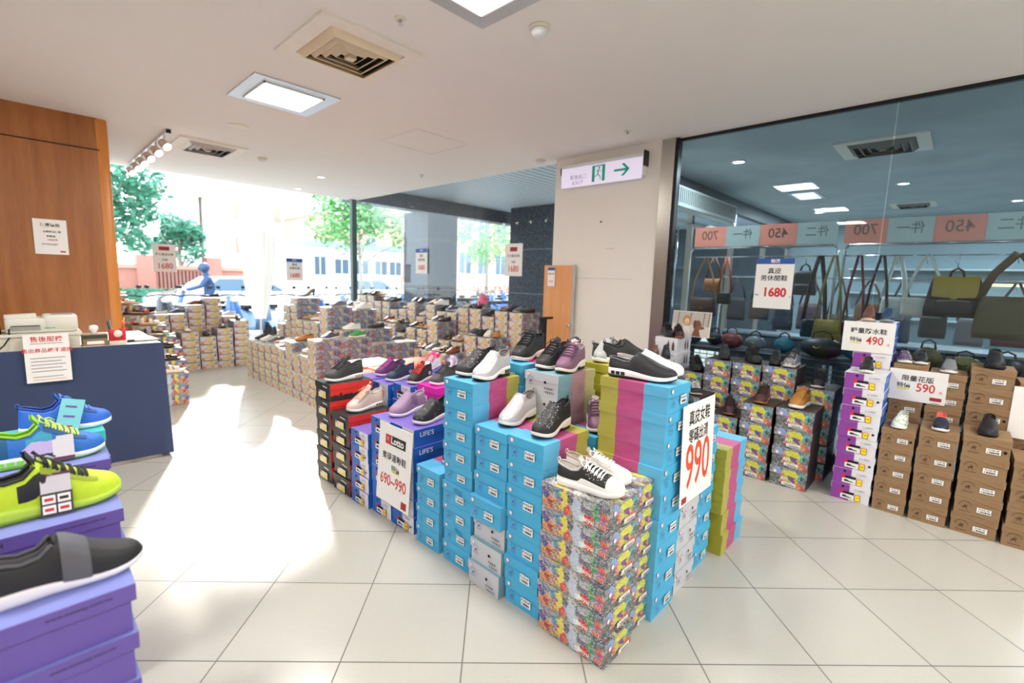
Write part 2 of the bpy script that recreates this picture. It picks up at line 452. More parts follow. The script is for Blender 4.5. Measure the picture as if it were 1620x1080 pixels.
# --- the bag shop behind the glass
m_iceil = mat('shop_ceiling_paint', '#B4C0C4', .8, var=.22, scale=1.6)
g = MB(); g.box((5.05, -4.2, CEIL), (13, 3.05, CEIL+.1), m_iceil); struct('ceiling_shop', g)
g = MB(); g.box((5.0, -4.2, -.1), (13, 3.1, -.001), mat('shop_floor', '#8C9294', .4, var=.1, scale=3)); struct('floor_shop', g)
g = MB(); g.box((12.9, -4.2, 0), (13, 3.1, CEIL), mat('shop_back_wall', '#7E9096', .7)); struct('wall_shop_back', g)
g = MB(); g.box((5.0, -4.3, 0), (13, -4.2, CEIL), mat('shop_side_wall', '#74868C', .7)); struct('wall_shop_side', g)
g = MB(); g.box((5.0, 3.04, 2.86), (13, 3.16, 3.12), mat('fascia_grey', '#5A646A', .5)); g.box((5.0, 3.06, 2.50), (13, 3.14, 2.54), m_metal); struct('beam_shop', g)
for i, x in enumerate((5.35, 7.2, 9.0, 10.9, 12.8)):
    g = MB(); g.box((x-.04, 3.06, 0), (x+.04, 3.14, 2.86), m_metal); struct('trim_%d' % (7+i), g)
g = MB(); g.box((5.35, 3.09, .02), (12.8, 3.10, 2.86), m_clear); struct('window_8', g)
d = MB(); d.box((5.98, 3.02, .03), (6.9, 3.045, 2.5), m_clear); dd = d.build('door_1'); dd['kind'] = 'structure'
for x in (6.22, 6.36, 6.5):
    h = MB(); h.tube([(x, 2.97, 1.25), (x, 2.97, 2.38)], .014, m_chrome, 8); h.tube([(x, 3.03, 1.35), (x, 2.97, 1.35)], .01, m_chrome, 6); h.tube([(x, 3.03, 2.28), (x, 2.97, 2.28)], .01, m_chrome, 6)
    h.build('door_handle', dd)
# stock shelves along the shop's back wall give it depth
SHADE = mat('shop_dark_cloth', '#2C3238', .8)

# ================================================================ ceiling fittings
m_diff = mat('lit_diffuser', '#FFFFFF', .5, emit=6.0, ecol='#FFF9F2')
m_trimw = mat('white_enamel', '#E8E9EB', .35)
m_alum = mat('satin_aluminium', '#C9CDD2', .3, metal=.5)
def lightpanel(x, y, label, inner=.5, w_=.70):
    t = thing('ceiling_light', label, 'ceiling light', (x, y, CEIL), 0, 'recessed ceiling light panels')
    f = MB(); o = w_/2; i = inner/2
    for a, b_ in (((-o, -o), (o, -i)), ((-o, i), (o, o)), ((-o, -i), (-i, i)), ((i, -i), (o, i))):
        f.box((a[0], a[1], -.012), (b_[0], b_[1], 0), m_alum)
    for a, b_ in (((-i, -i), (i, -i+.012)), ((-i, i-.012), (i, i)), ((-i, -i), (-i+.012, i)), ((i-.012, -i), (i, i))):
        f.box((a[0], a[1], -.022), (b_[0], b_[1], -.002), m_trimw)
    f.build('frame', t); d_ = MB(); d_.box((-i+.01, -i+.01, -.008), (i-.01, i-.01, -.001), m_diff); d_.build('diffuser', t)
    return t
PL = ['square recessed ceiling light between the big square vent and the track spotlights', 'square recessed ceiling light cut by the top edge of the photo']
for (px, py), lab in zip(PANELS[:2], PL): lightpanel(px, py, lab)
def diffuser_vent(x, y, s, label, rings=5, name='ceiling_vent', dirty='#E6D2B4'):
    t = thing(name, label, 'ceiling vent', (x, y, CEIL), 0, 'square ceiling vents')
    f = MB(); o = s/2; i = s*.36
    mf = mat('vent_enamel', '#F0E8DC', .5, var=.06, scale=9)
    for a, b_ in (((-o, -o), (o, -i)), ((-o, i), (o, o)), ((-o, -i), (-i, i)), ((i, -i), (o, i))):
        f.box((a[0], a[1], -.018), (b_[0], b_[1], 0), mf)
    f.build('frame', t)
    b_ = MB(); b_.box((-i, -i, -.004), (i, i, -.001), mat('vent_cavity', '#2B2620', .9)); b_.build('cavity', t)
    l = MB(); ml = mat('vent_louvre'+dirty, dirty, .5, var=.08, scale=12)
    for k in range(rings):
        a0 = i*(1-k/rings)*.98; a1 = a0 - i*.13; z0, z1 = -.010, -.052
        R0 = [(-a0, -a0, z0), (a0, -a0, z0), (a0, a0, z0), (-a0, a0, z0)]; R1 = [(-a1, -a1, z1+.02*k/rings), (a1, -a1, z1+.02*k/rings), (a1, a1, z1+.02*k/rings), (-a1, a1, z1+.02*k/rings)]
        R2 = [(x_*.965, y_*.965, z_+.002) for x_, y_, z_ in R1]; R3 = [(x_*.97, y_*.97, z_+.002) for x_, y_, z_ in R0]
        l.loft([R0, R1, R2, R3], ml, True, False, False, smooth=False)
    l.box((-.03, -.03, -.05), (.03, .03, -.03), ml); l.build('louvres', t)
    return t
diffuser_vent(1.72, 3.24, .74, 'large dusty square air vent with nested louvres beside the lit light panel')
diffuser_vent(1.80, 7.05, .72, 'square air vent with slatted middle next to the track spotlights', 4, dirty='#BFB8B4')
t = thing('access_hatch', 'plain white square access hatch set flush in the ceiling', 'hatch', (3.37, 4.64, CEIL))
h = MB(); h.box((-.345, -.335, -.004), (.345, .335, -.001), m_ceil); h.build('cover', t)
h = MB()
for a, b_ in (((-.37, -.36), (.37, -.345)), ((-.37, .345), (.37, .36)), ((-.37, -.345), (-.355, .345)), ((.355, -.345), (.37, .345))): h.box((a[0], a[1], -.006), (b_[0], b_[1], 0), m_trimw)
h.build('frame', t)
m_cream = mat('cream_plastic', '#E6DFCF', .5)
def ceil_disc(name, x, y, label, prof, cat, parts, group=None):
    t = thing(name, label, cat, (x, y, CEIL), 0, group)
    for pn, pr, mt in parts:
        q = MB(); q.lathe(pr, mt, n=24); q.build(pn, t)
    return t
det = [('base', [(.062, 0), (.062, -.014), (.056, -.018)], m_cream), ('sensor_head', [(.05, -.016), (.052, -.03), (.04, -.048), (.022, -.055), (.0, -.056)], m_trimw)]
ceil_disc('smoke_detector', 2.308, 2.028, 'round white smoke detector on bare ceiling beside the top light panel', None, 'smoke detector', det, 'smoke detectors')
ceil_disc('smoke_detector', 2.447, 7.067, 'small smoke detector between the round speaker grille and the street windows', None, 'smoke detector', det, 'smoke detectors')
ceil_disc('smoke_detector', 4.76, 4.08, 'smoke detector on the ceiling just above the window edge beside the exit sign wall', None, 'smoke detector', det, 'smoke detectors')
dl = [('rim', [(.085, 0), (.085, -.006), (.065, -.01), (.06, -.002)], m_trimw), ('lens', [(.06, -.002), (.0, -.003)], mat('downlight_glow', '#FFF8EE', .5, emit=4))]
for (x, y, lab) in ((3.51, 7.613, 'round ceiling downlight nearer the access hatch'), (3.727, 9.02, 'round ceiling downlight right by the street window')):
    ceil_disc('downlight', x, y, lab, None, 'downlight', dl, 'round ceiling downlights')
ceil_disc('ceiling_speaker', 1.764, 5.75, 'round cream speaker grille in the ceiling beyond the lit panel', None, 'speaker', [('grille', [(.10, 0), (.10, -.005), (.085, -.008), (.0, -.010)], m_cream)])
sp_ = [('cup', [(.035, 0), (.034, -.006), (.016, -.010)], m_cream), ('head', [(.008, -.008), (.008, -.03), (.018, -.032), (.018, -.035), (0, -.036)], m_alum)]
ceil_disc('sprinkler_head', 1.705, 2.605, 'sprinkler head with cream cup between the big vent and the smoke detector', None, 'sprinkler', sp_, 'ceiling sprinkler heads')
ceil_disc('sprinkler_head', 4.374, 2.608, 'sprinkler head on the ceiling above the exit sign wall', None, 'sprinkler', sp_, 'ceiling sprinkler heads')
ceil_disc('sprinkler_head', 4.363, 6.092, 'sprinkler head on the ceiling between hatch and window', None, 'sprinkler', sp_, 'ceiling sprinkler heads')
# track with spotlights
t = thing('track_rail', 'ceiling track rail carrying a row of spotlights by the timber wall', 'track rail', (1.30, 6.55, CEIL))
q = MB(); q.box((-.02, 0, -.03), (.02, 2.7, 0), m_trimw); q.box((-.022, -.02, -.04), (.022, 0, 0), m_dark); q.build('rail', t)
m_glow = mat('spot_glow', '#FFF2DC', .5, emit=30)
for k, yy in enumerate((6.75, 7.2, 7.65, 8.1, 8.55, 9.0)):
    s_ = thing('track_spotlight', 'white track spotlight, ' + ['nearest the timber wall', 'second from the timber wall', 'third from the timber wall', 'third from the window', 'second from the window', 'closest to the window'][k], 'spotlight', (1.30, yy, CEIL-.03), 0, 'spotlights on the ceiling track')
    q = MB(); q.tube([(0, 0, 0), (0, 0, -.07)], .012, m_trimw, 8); q.build('stem', s_)
    A = Matrix.Translation((0, 0, -.10)) @ Matrix.Rotation(R(-50), 4, 'X') @ Matrix.Rotation(R(-20), 4, 'Y')
    q = MB(); q.lathe([(.02, .06), (.045, .05), (.05, -.05), (.045, -.052), (.04, -.02)], mat('spot_body', '#D9C6BE', .3, metal=.4), M=A, n=16); q.build('lamp_head', s_)
    q = MB(); q.lathe([(.042, -.045), (.0, -.046)], m_glow, M=A, n=16, cap=False); q.build('bulb', s_)
    light('spot_lamp', 'SPOT', (1.30, yy, CEIL-.2), 18, (1, .9, .78), direction=(.35, -.75, -.8), spot_size=R(75), spot_blend=.6, shadow_soft_size=.04)

# exit sign on the white wall
t = thing('exit_sign', 'lit white exit sign with green running figure and arrow', 'exit sign', (4.9, 3.21, 2.86))
m_sign = mat('sign_face', '#E9E4F6', .4, emit=.42, ecol='#E6E0FF'); m_green = mat('sign_green', '#17A58A', .5, emit=.15)
q = MB(); q.box((-.09, -.56, -.11), (-.006, .56, .125), m_trimw); q.build('housing', t)
q = MB(); q.box((-.094, -.55, -.145), (-.088, .55, .085), m_sign); q.build('face_panel', t)
q = MB(); q.box((-.094, -.575, -.01), (-.0, -.56, .15), m_black); q.box((-.094, .56, .02), (-.0, .572, .1), m_black); q.build('bracket', t)
q = MB(); X = -.0955
def yz(pts): q.poly([(X, y, z) for y, z in pts], m_green)
def rect(y0, z0, y1, z1): yz([(y1, z0), (y0, z0), (y0, z1), (y1, z1)])
rect(.06, -.115, .10, .07); rect(-.08, -.115, -.04, .07); rect(-.04, .055, .06, .07)
q.lathe([(.014, 0), (0, .0005)], m_green, M=Matrix.Translation((X, 0.0, .035)) @ Matrix.Rotation(R(-90), 4, 'Y'), n=12, cap=False)
for a, b_, w_ in (((.012, .02), (.018, -.03), .018), ((.018, -.03), (.045, -.055), .012), ((.045, -.055), (.058, -.05), .010), ((.018, -.03), (-.015, -.06), .012), ((-.015, -.06), (-.02, -.10), .011), ((.012, .015), (.042, -.0), .008), ((.01, .012), (-.025, .0), .008)):
    dy, dz = b_[0]-a[0], b_[1]-a[1]; L_ = math.hypot(dy, dz); ny, nz_ = -dz/L_*w_/2, dy/L_*w_/2
    yz([(a[0]+ny, a[1]+nz_), (a[0]-ny, a[1]-nz_), (b_[0]-ny, b_[1]-nz_), (b_[0]+ny, b_[1]+nz_)])
yz([(-.20, -.035), (-.20, -.01), (-.36, -.01), (-.36, -.035)])
yz([(-.29, .045), (-.33, .045), (-.40, -.022), (-.36, -.022)]); yz([(-.36, -.022), (-.40, -.022), (-.33, -.09), (-.29, -.09)])
m_faint = mat('faded_print', '#9C9BB4', .6)
q.text('緊急出口', .062, face_m('x-', X, .30, -.035), m_faint); q.text('EXIT', .062, face_m('x-', X, .30, -.10), m_faint, sx=1.3)
q.build('pictogram', t)

# ================================================================ shoe boxes
BL, BW, BH = .35, .235, .118
c_blue, c_pink, c_yel = '#46AEDB', '#B3307A', '#A6A02C'
mb_blue = mat('sky_blue_card', c_blue, .5, var=.04, scale=8); mb_yel = mat('olive_yellow_card', c_yel, .5, var=.04, scale=8)
mb_stripe = stripes_mat('striped_card', c_blue, c_pink, c_yel)
mb_dots = stripes_mat('dotted_striped_card', '#4E93A6', '#9A5A6C', '#A6A254', dots=True)
mb_grey = mat('light_grey_card', '#C6C8CE', .5, var=.03, scale=8)
mb_brown = mat('brown_kraft_card', '#937656', .75, var=.07, scale=40)
mb_white = mat('white_card', '#E4E5EC', .45, var=.02); mb_bluep = mat('royal_blue_card', '#1F63C0', .45, var=.04); mb_violet = mat('violet_card', '#7E6AC4', .45, var=.05)
mb_purple = mat('magenta_purple_card', '#8E3FA0', .45, var=.12, scale=6)
mb_blk = mat('black_card', '#2A2829', .4, var=.1); mb_redc = mat('bright_red_card', '#D8322C', .45, var=.04)
mb_lav = mat('lavender_blue_card', '#6350A0', .5, var=.08, scale=5); mb_lavtop = mat('pale_lavender_card', '#7E86C8', .5, var=.05, scale=4)
mb_mag = mat('hot_magenta_card', '#E22AB0', .5); mb_teal = mat('teal_card', '#43B8BE', .5)
mb_orange = mat('orange_red_card', '#F2704E', .55, var=.05)
mp_side = paint_mat('painted_side', [(.14,.30,.085,.24,'#E07B33'), (.16,.24,.05,.14,'#8E3F34'), (.36,.62,.055,.42,'#E4D63A'), (.40,.25,.04,.22,'#D63A2A'), (.27,.80,.05,.15,'#2F8FA8'), (.30,.55,.03,.1,'#7A3F92'), (.55,.45,.07,.4,'#B9C8DC'), (.72,.22,.09,.17,'#D8352C'), (.80,.6,.022,.45,'#3F9A4E'), (.93,.45,.055,.32,'#E0503A'), (.92,.40,.03,.15,'#6C5AA4'), (.62,.18,.05,.12,'#EFEFEF'), (.06,.62,.06,.24,'#54408A')], seed=3.1, flip=True)
mp_end = paint_mat('painted_end', [(.55,.62,.24,.30,'#D4D436'), (.40,.45,.12,.22,'#C9CB3E'), (.68,.30,.14,.16,'#D9BE48'), (.60,.50,.12,.12,'#6E3492'), (.66,.40,.05,.14,'#6E3492'), (.30,.60,.05,.16,'#C46A7C'), (.84,.66,.10,.22,'#26A6A8'), (.87,.62,.055,.13,'#3A444C'), (.20,.78,.13,.18,'#7FA3D6'), (.14,.35,.12,.22,'#59615F'), (.80,.2,.08,.15,'#E0703A'), (.92,.12,.05,.12,'#C03030'), (.34,.34,.06,.14,'#D85A5A')], base=['#6E7682','#4B5460','#8F9694','#59625E','#A8ACB0','#3A3E48','#7A6E5E','#5E6E8E','#B0A84A','#8A5A50','#64707C','#474C50'], scale=(4.5, 3.2), seed=8.7, warp=.36)
mp_sided = paint_mat('painted_side_slate', [(.2,.3,.10,.22,'#8A4A44'), (.75,.55,.14,.25,'#34406E'), (.55,.6,.08,.2,'#A89A5A'), (.35,.3,.08,.2,'#6E7E94'), (.92,.3,.05,.3,'#B05044')], base=['#5A6676','#7E8A98','#3E4856','#98A2AE','#6E6A72','#4E5E72','#8C8088','#34406E','#A4A8AE','#5E6E80'], scale=(6, 3), seed=2.2)
mp_end2 = paint_mat('painted_end_flare', [(.62,.55,.16,.34,'#DCC66A'), (.12,.2,.08,.16,'#CF5A48'), (.88,.6,.08,.2,'#6E82A4'), (.3,.7,.16,.18,'#DDD6CC'), (.7,.2,.10,.12,'#D9A060'), (.12,.8,.12,.14,'#C9CDD6')], base=['#E4DCD2','#D9C48C','#C4C8D2','#E6DED6','#D2A47C','#B6BECC','#CC6656','#E2DDD6','#8E9CB0','#DCCFA6','#A8A6A6','#D8D6D4'], scale=(4.5, 3.2), seed=5.2)  # pale palette carries the sunlight flare washing out these ends
mp_top = paint_mat('painted_top', [(.45,.5,.30,.10,'#E9E6E2'), (.40,.42,.14,.08,'#E56A3A'), (.62,.56,.16,.07,'#E04A3A'), (.2,.2,.1,.1,'#E4D63A'), (.8,.3,.1,.12,'#C8CDD8')], scale=(6, 4.5), seed=1.4)
mp_inside = mat('dark_box_lid', '#3A2C2C', .5, var=.15)
m_stick = mat('sticker_white', '#F0F0EE', .5, var=.01); m_stickedge = mat('pink_sticker_edge', '#E59AA6', .5); m_logo = mat('violet_logo_print', '#6C5AA8', .6); m_logob = mat('dark_brown_logo_print', '#5A3E26', .7)
m_yst = mat('yellow_sticker', '#F2E21E', .5); m_hole = mat('punched_hole', '#17171A', .9); m_bluepen = mat('blue_pen', '#2A5AA0', .6); m_redpen = mat('red_pen', '#B0503A', .6)

E0 = -BL/2
def endm(y, z, rot=0, lift=.0012): return face_m('x-', E0-.0035-lift, y, z, rot)
def barcode(q, y, z, w_, h_, seed, code='PS-026-B*'):
    """white sticker with a printed size line and black bars, on the display end"""
    q.box((E0-.0055, y-w_/2, z-h_/2), (E0-.0035, y+w_/2, z+h_/2), m_stick)
    r = random.Random(seed); xx = E0-.0057
    q.text(code, h_*.40, face_m('x-', xx, y, z+h_*.22), m_ink, sx=.95, weight=.02)
    yy = y+w_*.40
    q.box((xx-.0001, yy-w_*.05, z-h_*.36), (xx, yy, z-h_*.08), m_ink); yy -= w_*.14
    while yy > y-w_*.38:
        ww = r.choice((.05, .08, .11))*w_
        q.box((xx-.0001, yy-ww, z-h_*.36), (xx, yy, z-h_*.08), m_ink); yy -= ww + w_*.022
def ring_badge(q, y, z, r, m1, m2, kind='x-'):
    M = Matrix.Translation((E0-.0037, y, z)) @ Matrix.Rotation(R(-90), 4, 'Y')
    q.lathe([(r, 0), (r, .0006), (0, .0006)], m1, M=M, n=14, cap=False)
    q.lathe([(r*.72, .0008), (0, .0008)], m2, M=M, n=14, cap=False)
def horse(q, y, z, s, mt):
    """small rider emblem: ring of lettering round a horse figure"""
    xx = E0-.0052
    def P(pts): q.poly([(xx, y-a*s, z+b*s) for a, b in pts], mt)
    P([(-.45,-.05),(-.30,-.2),(.2,-.15),(.32,.02),(.1,.12),(-.3,.1)][::-1])
    P([(.2,.0),(.45,.28),(.36,.36),(.1,.12)][::-1]); P([(-.3,-.15),(-.5,-.5),(-.4,-.52),(-.2,-.18)]); P([(.15,-.12),(.4,-.45),(.3,-.5),(.02,-.15)])
    P([(-.1,.1),(.08,.1),(.1,.42),(-.05,.46)][::-1]); P([(-.42,.05),(-.62,-.12),(-.45,-.08)])
def arc_text(q, y, z, s, mt):
    xx = E0-.0052
    for k in range(11):
        a = R(20+14*k); a2 = a+R(9)
        q.poly([(xx, y-math.cos(b)*s*f, z+math.sin(b)*s*f) for b, f in ((a, 1), (a2, 1), (a2, .88), (a, .88))][::-1], mt)
    q.box((xx, y-s*.8, z-s*.72), (xx+.0005, y+s*.8, z-s*.64), mt)
def flap_line(q, mt, pts):
    """thin shadow gap of the tuck flap on a box end"""
    for (a, b_) in zip(pts, pts[1:]):
        dy, dz = b_[0]-a[0], b_[1]-a[1]; L_ = math.hypot(dy, dz); ny, nz_ = -dz/L_*.0006, dy/L_*.0006
        q.poly([(E0-.0049, a[0]+ny, a[1]+nz_), (E0-.0049, a[0]-ny, a[1]-nz_), (E0-.0049, b_[0]-ny, b_[1]-nz_), (E0-.0049, b_[0]+ny, b_[1]+nz_)], mt)
_B = {}
def uvbox(q, x0, x1, yh, z0, z1, mt, top=True):
    """box whose side/end UV runs over the full box so body and lid prints line up"""
    def f(pts, m_, uv): q.poly(pts, m_, uv)
    u0, u1 = (x0+BL/2)/BL, (x1+BL/2)/BL; v0, v1 = z0/BH, z1/BH
    g = lambda k: mt.get(k, mt['d'])
    f([(x0,-yh,z0),(x1,-yh,z0),(x1,-yh,z1),(x0,-yh,z1)], g('y-'), [(u0,v0),(u1,v0),(u1,v1),(u0,v1)])
    f([(x1,yh,z0),(x0,yh,z0),(x0,yh,z1),(x1,yh,z1)], g('y+'), [(u1,v0),(u0,v0),(u0,v1),(u1,v1)])
    f([(x0,yh,z0),(x0,-yh,z0),(x0,-yh,z1),(x0,yh,z1)], g('x-'), [(0,v0),(1,v0),(1,v1),(0,v1)])
    f([(x1,-yh,z0),(x1,yh,z0),(x1,yh,z1),(x1,-yh,z1)], g('x+'), [(0,v0),(1,v0),(1,v1),(0,v1)])
    f([(x0,-yh,z1),(x1,-yh,z1),(x1,yh,z1),(x0,yh,z1)], g('z+'), [(u0,0),(u1,0),(u1,1),(u0,1)])
    f([(x0,yh,z0),(x1,yh,z0),(x1,-yh,z0),(x0,-yh,z0)], g('z-'), [(u0,0),(u1,0),(u1,1),(u0,1)])
def boxkit(kind, v=0):
    """meshes of one kind of shoe box: body, lid and what is stuck or printed on its end"""
    k = (kind, v)
    if k in _B: return _B[k]
    body, lid, st = MB(), MB(), MB()
    h2 = BW/2-.004; lz = BH*.62; parts = []
    side = {'blue': dict(d=mb_stripe, **{'x-': mb_blue, 'x+': mb_yel, 'z-': mb_blue}), 'grey': dict(d=mb_dots, **{'x-': mb_grey, 'x+': mb_yel}),
            'brown': dict(d=mb_brown), 'paint': dict(d=mp_side, **{'x-': mp_end, 'x+': mp_end, 'z+': mp_top}),
            'pale': dict(d=mp_sided, **{'x-': mp_end2, 'x+': mp_end2, 'z+': mp_top}),
            'mens': dict(d=mp_inside, **{'x-': mp_end, 'x+': mp_end}),
            'lav': dict(d=mb_lav, **{'z+': mb_lavtop}), 'teal': dict(d=mb_teal), 'magenta': dict(d=mb_mag), 'orange': dict(d=mb_orange),
            'sport': dict(d=mb_bluep, **{'x-': mb_white, 'z+': mb_violet}), 'purple': dict(d=mb_bluep, **{'x-': mb_white, 'z+': mb_white}),
            'red': dict(d=mb_redc, **{'x-': mb_blk, 'z+': mb_blk, 'x+': mb_blk}), 'photo': dict(d=mb_white)}[kind]
    bside = side
    uvbox(body, E0+.0038, -E0-.0038, h2-.001, 0, BH*.93, bside)
    lo = .005 if kind == 'lav' else 0
    uvbox(lid, E0-lo, -E0+lo, BW/2-.001+lo, lz if kind not in ('lav', 'brown', 'red') else BH*.66, BH, side)
    r = random.Random(kind+str(v)); sd = kind+str(v)
    if kind in ('blue',):
        barcode(st, -.035, BH*.44, .062, .038, sd)
        ring_badge(st, .085, BH*.84, .011, m_stickedge, m_stick)
        horse(st, .062, BH*.40, .022, m_logo); arc_text(st, .062, BH*.40, .024, m_logo)
        flap_line(st, mat('blue_gap', '#1E6E96', .8), [(.112, BH*.60), (.03, BH*.66), (-.02, BH*.58), (-.112, BH*.34)] if v % 2 else [(.112, BH*.62), (-.05, BH*.60), (-.112, BH*.56)])
        if v == 2: st.text('02322', .030, endm(-.02, BH*.78, R(-6)), m_bluepen, sx=.9)
    elif kind == 'grey':
        ring_badge(st, .09, BH*.86, .010, m_stickedge, m_stick); horse(st, .070, BH*.58, .022, m_logo); arc_text(st, .07, BH*.58, .024, m_logo)
        st.lathe([(.008, 0), (0, .0003)], m_hole, M=Matrix.Translation((E0-.0038, -.03, BH*.62)) @ Matrix.Rotation(R(-90), 4, 'Y'), n=12, cap=False)
        st.text('PS-026-B*', .014, endm(-.055, BH*.36), m_ink, weight=.02); st.text('2 ▮▮▮▮▮', .012, endm(-.06, BH*.20), m_ink, weight=.02)
    elif kind == 'brown':
        barcode(st, -.035, BH*.38, .070, .030, sd, 'PS-0281-88')
        horse(st, .058, BH*.42, .030, m_logob); arc_text(st, .058, BH*.40, .036, m_logob)
        st.text(['0-0396', '0-0392', '4-4710'][v % 3], .013, endm(-.075, BH*.86, R(-4)), m_redpen)
        flap_line(st, mat('kraft_gap', '#5E4426', .9), [(.112, BH*.90), (.05, BH*.84), (-.112, BH*.60)])
        if v == 1: st.lathe([(.009, 0), (0, .0003)], m_hole, M=Matrix.Translation((E0-.0038, -.09, BH*.42)) @ Matrix.Rotation(R(-90), 4, 'Y'), n=12, cap=False)
    elif kind in ('paint', 'mens'):
        barcode(st, -.01 if kind == 'mens' else -.035, BH*.20, .085, .020, sd, '▮▮▮▮ ▮▮ ▮')
        ring_badge(st, .082, BH*.72, .012, m_stickedge, m_stick)
        if kind == 'mens': st.text('Art', .035, endm(.02, BH*.46, R(8)), m_stick, weight=.01)
        if kind == 'paint':
            st.text('Royal', .026, face_m('y+', -.075, BW/2+.0005, BH*.24, R(-8)), m_stick, weight=.015)
            if v == 1:
                st.text('ALLEGRO', .075, face_m('z+', .03, .06, BH+.0006, R(186)), m_stick, sx=.9, weight=.02); st.text('Joice', .07, face_m('z+', -.06, -.055, BH+.0006, R(186)), m_red, weight=.02)
    elif kind == 'pale':
        st.box((E0-.0045, -.06, BH*.12), (E0-.0035, .02, BH*.28), m_stick)
    elif kind in ('sport', 'purple'):
        xx = E0-.0042; lm = mb_bluep if kind == 'sport' else mb_purple
        st.box((xx, .005, .002), (xx+.002, .113, BH-.002), lm)
        st.box((xx-.0008, -.025, BH*.12), (xx, .055, BH*.56), m_stick); st.box((xx-.0012, -.025, BH*.42), (xx-.0007, .055, BH*.57), m_hole); st.box((xx-.0014, .040, BH*.40), (xx-.0009, .060, BH*.62), m_red)
        M_ = face_m('x-', xx-.0013, .018, BH*.26)
        st.poly([tuple(M_ @ Vector(p + (0,))) for p in ((-.026,-.006), (.028,-.006), (.028,-.001), (.005,.002), (-.008,.009), (-.024,.009))], m_ink)
        st.box((xx-.0016, -.062, BH*.10), (xx-.0011, -.03, BH*.5), m_red); st.box((xx-.002, -.059, BH*.13), (xx-.0014, -.033, BH*.47), m_yst)
        st.text('490' if kind == 'purple' else '990', .012, face_m('x-', xx-.0022, -.046, BH*.3), m_ink)
        st.text("LIFE'S", .017, face_m('x-', xx+.0, -.062, BH*.78, 0), mat('grey_print', '#8A8A98', .6), weight=.01)
        st.text("LIFE'S", .045, face_m('y-', -.08, -BW/2-.0004, BH*.68), m_stick, weight=.01)
        ring_badge(st, -.03, BH*.78, .006, m_red, m_stick)
        if v: st.lathe([(.008, 0), (0, .0003)], m_hole, M=Matrix.Translation((xx-.0006, -.088, BH*.42)) @ Matrix.Rotation(R(-90), 4, 'Y'), n=12, cap=False)
        else: st.lathe([(.009, 0), (0, .0003)], m_hole, M=Matrix.Translation((xx-.0006, .045, BH*.84)) @ Matrix.Rotation(R(-90), 4, 'Y'), n=12, cap=False)
    elif kind == 'red':
        xx = E0-.0042
        st.box((xx, -.055, BH*.10), (xx+.001, .055, BH*.52), mat('cream_label', '#E9DDBE', .6)); st.box((xx-.0005, -.05, BH*.14), (xx, -.01, BH*.30), m_yst)
        st.box((xx-.0005, .03, BH*.40), (xx, .055, BH*.52), m_redpen); st.text('▬▬▬', .022, face_m('x-', xx-.0002, -.045, BH*.82, R(-4)), m_stick)
        # black skyline along the lower half of the long side
        rr = random.Random(5); x = E0+.004; yy = -BW/2-.0006
        while x < -E0-.012:
            w_ = rr.uniform(.008, .026); h_ = BH*rr.choice((.3, .34, .4, .46, .36, .62 if rr.random() < .3 else .32)); w_ = min(w_, -E0-.004-x)
            st.box((x, yy, .001), (x+w_, yy+.001, h_), mb_blk); x += w_
        ring_badge(st, 0, 0, .0001, m_stick, m_stick)
        st.lathe([(.008, 0), (0, .0005)], m_stick, M=Matrix.Translation((.15, yy, BH*.82)) @ Matrix.Rotation(R(90), 4, 'X'), n=12, cap=False)
    elif kind == 'lav':
        st.text('GOTION', .018, face_m('y-', -.09, -BW/2-.0045, BH*.84), m_ink, weight=.015); st.text('www.sunway.com.tw', .012, face_m('y-', .09, -BW/2-.0045, BH*.86), m_ink)
        # arched thumb cut-out outline
        for k in range(9):
            a = math.pi*k/9; a2 = math.pi*(k+1)/9
            st.box((-math.cos(a)*.055-.0, -BW/2-.0004, BH*.60+math.sin(a)*.012), (-math.cos(a2)*.055, -BW/2-.0002, BH*.60+math.sin(a)*.012+.0012), mat('lav_gap', '#3D3580', .8))
    elif kind == 'magenta':
        barcode(st, .02, BH*.30, .06, .034, sd)
    elif kind == 'teal':
        st.box((.05, -BW/2-.0006, BH*.1), (.16, -BW/2-.0002, BH*.55), mat('dark_teal_print', '#1F8E86', .5))
    elif kind == 'photo':
        for s_ in (-1, 1):   # two brown shoe toes printed on the sides
            for (f, y0) in (('y-', -BW/2-.0004),):
                st.poly([(.06+s_*.03-.012, y0, .02), (.06+s_*.03+.012, y0, .02), (.06+s_*.03+.013, y0, .06), (.06+s_*.03+.004, y0, .10), (.06+s_*.03-.006, y0, .10), (.06+s_*.03-.013, y0, .06)], m_logob)
        M_ = E0-.0037
        for s_ in (-1, 1): st.poly([(M_, -.05+s_*.025+.011, .02), (M_, -.05+s_*.025-.011, .02), (M_, -.05+s_*.025-.012, .06), (M_, -.05+s_*.025, .1), (M_, -.05+s_*.025+.012, .06)], m_logob)
    _B[k] = (body.mesh('shoe_box'), lid.mesh('box_lid'), st.mesh('print') if st.v else None)
    return _B[k]

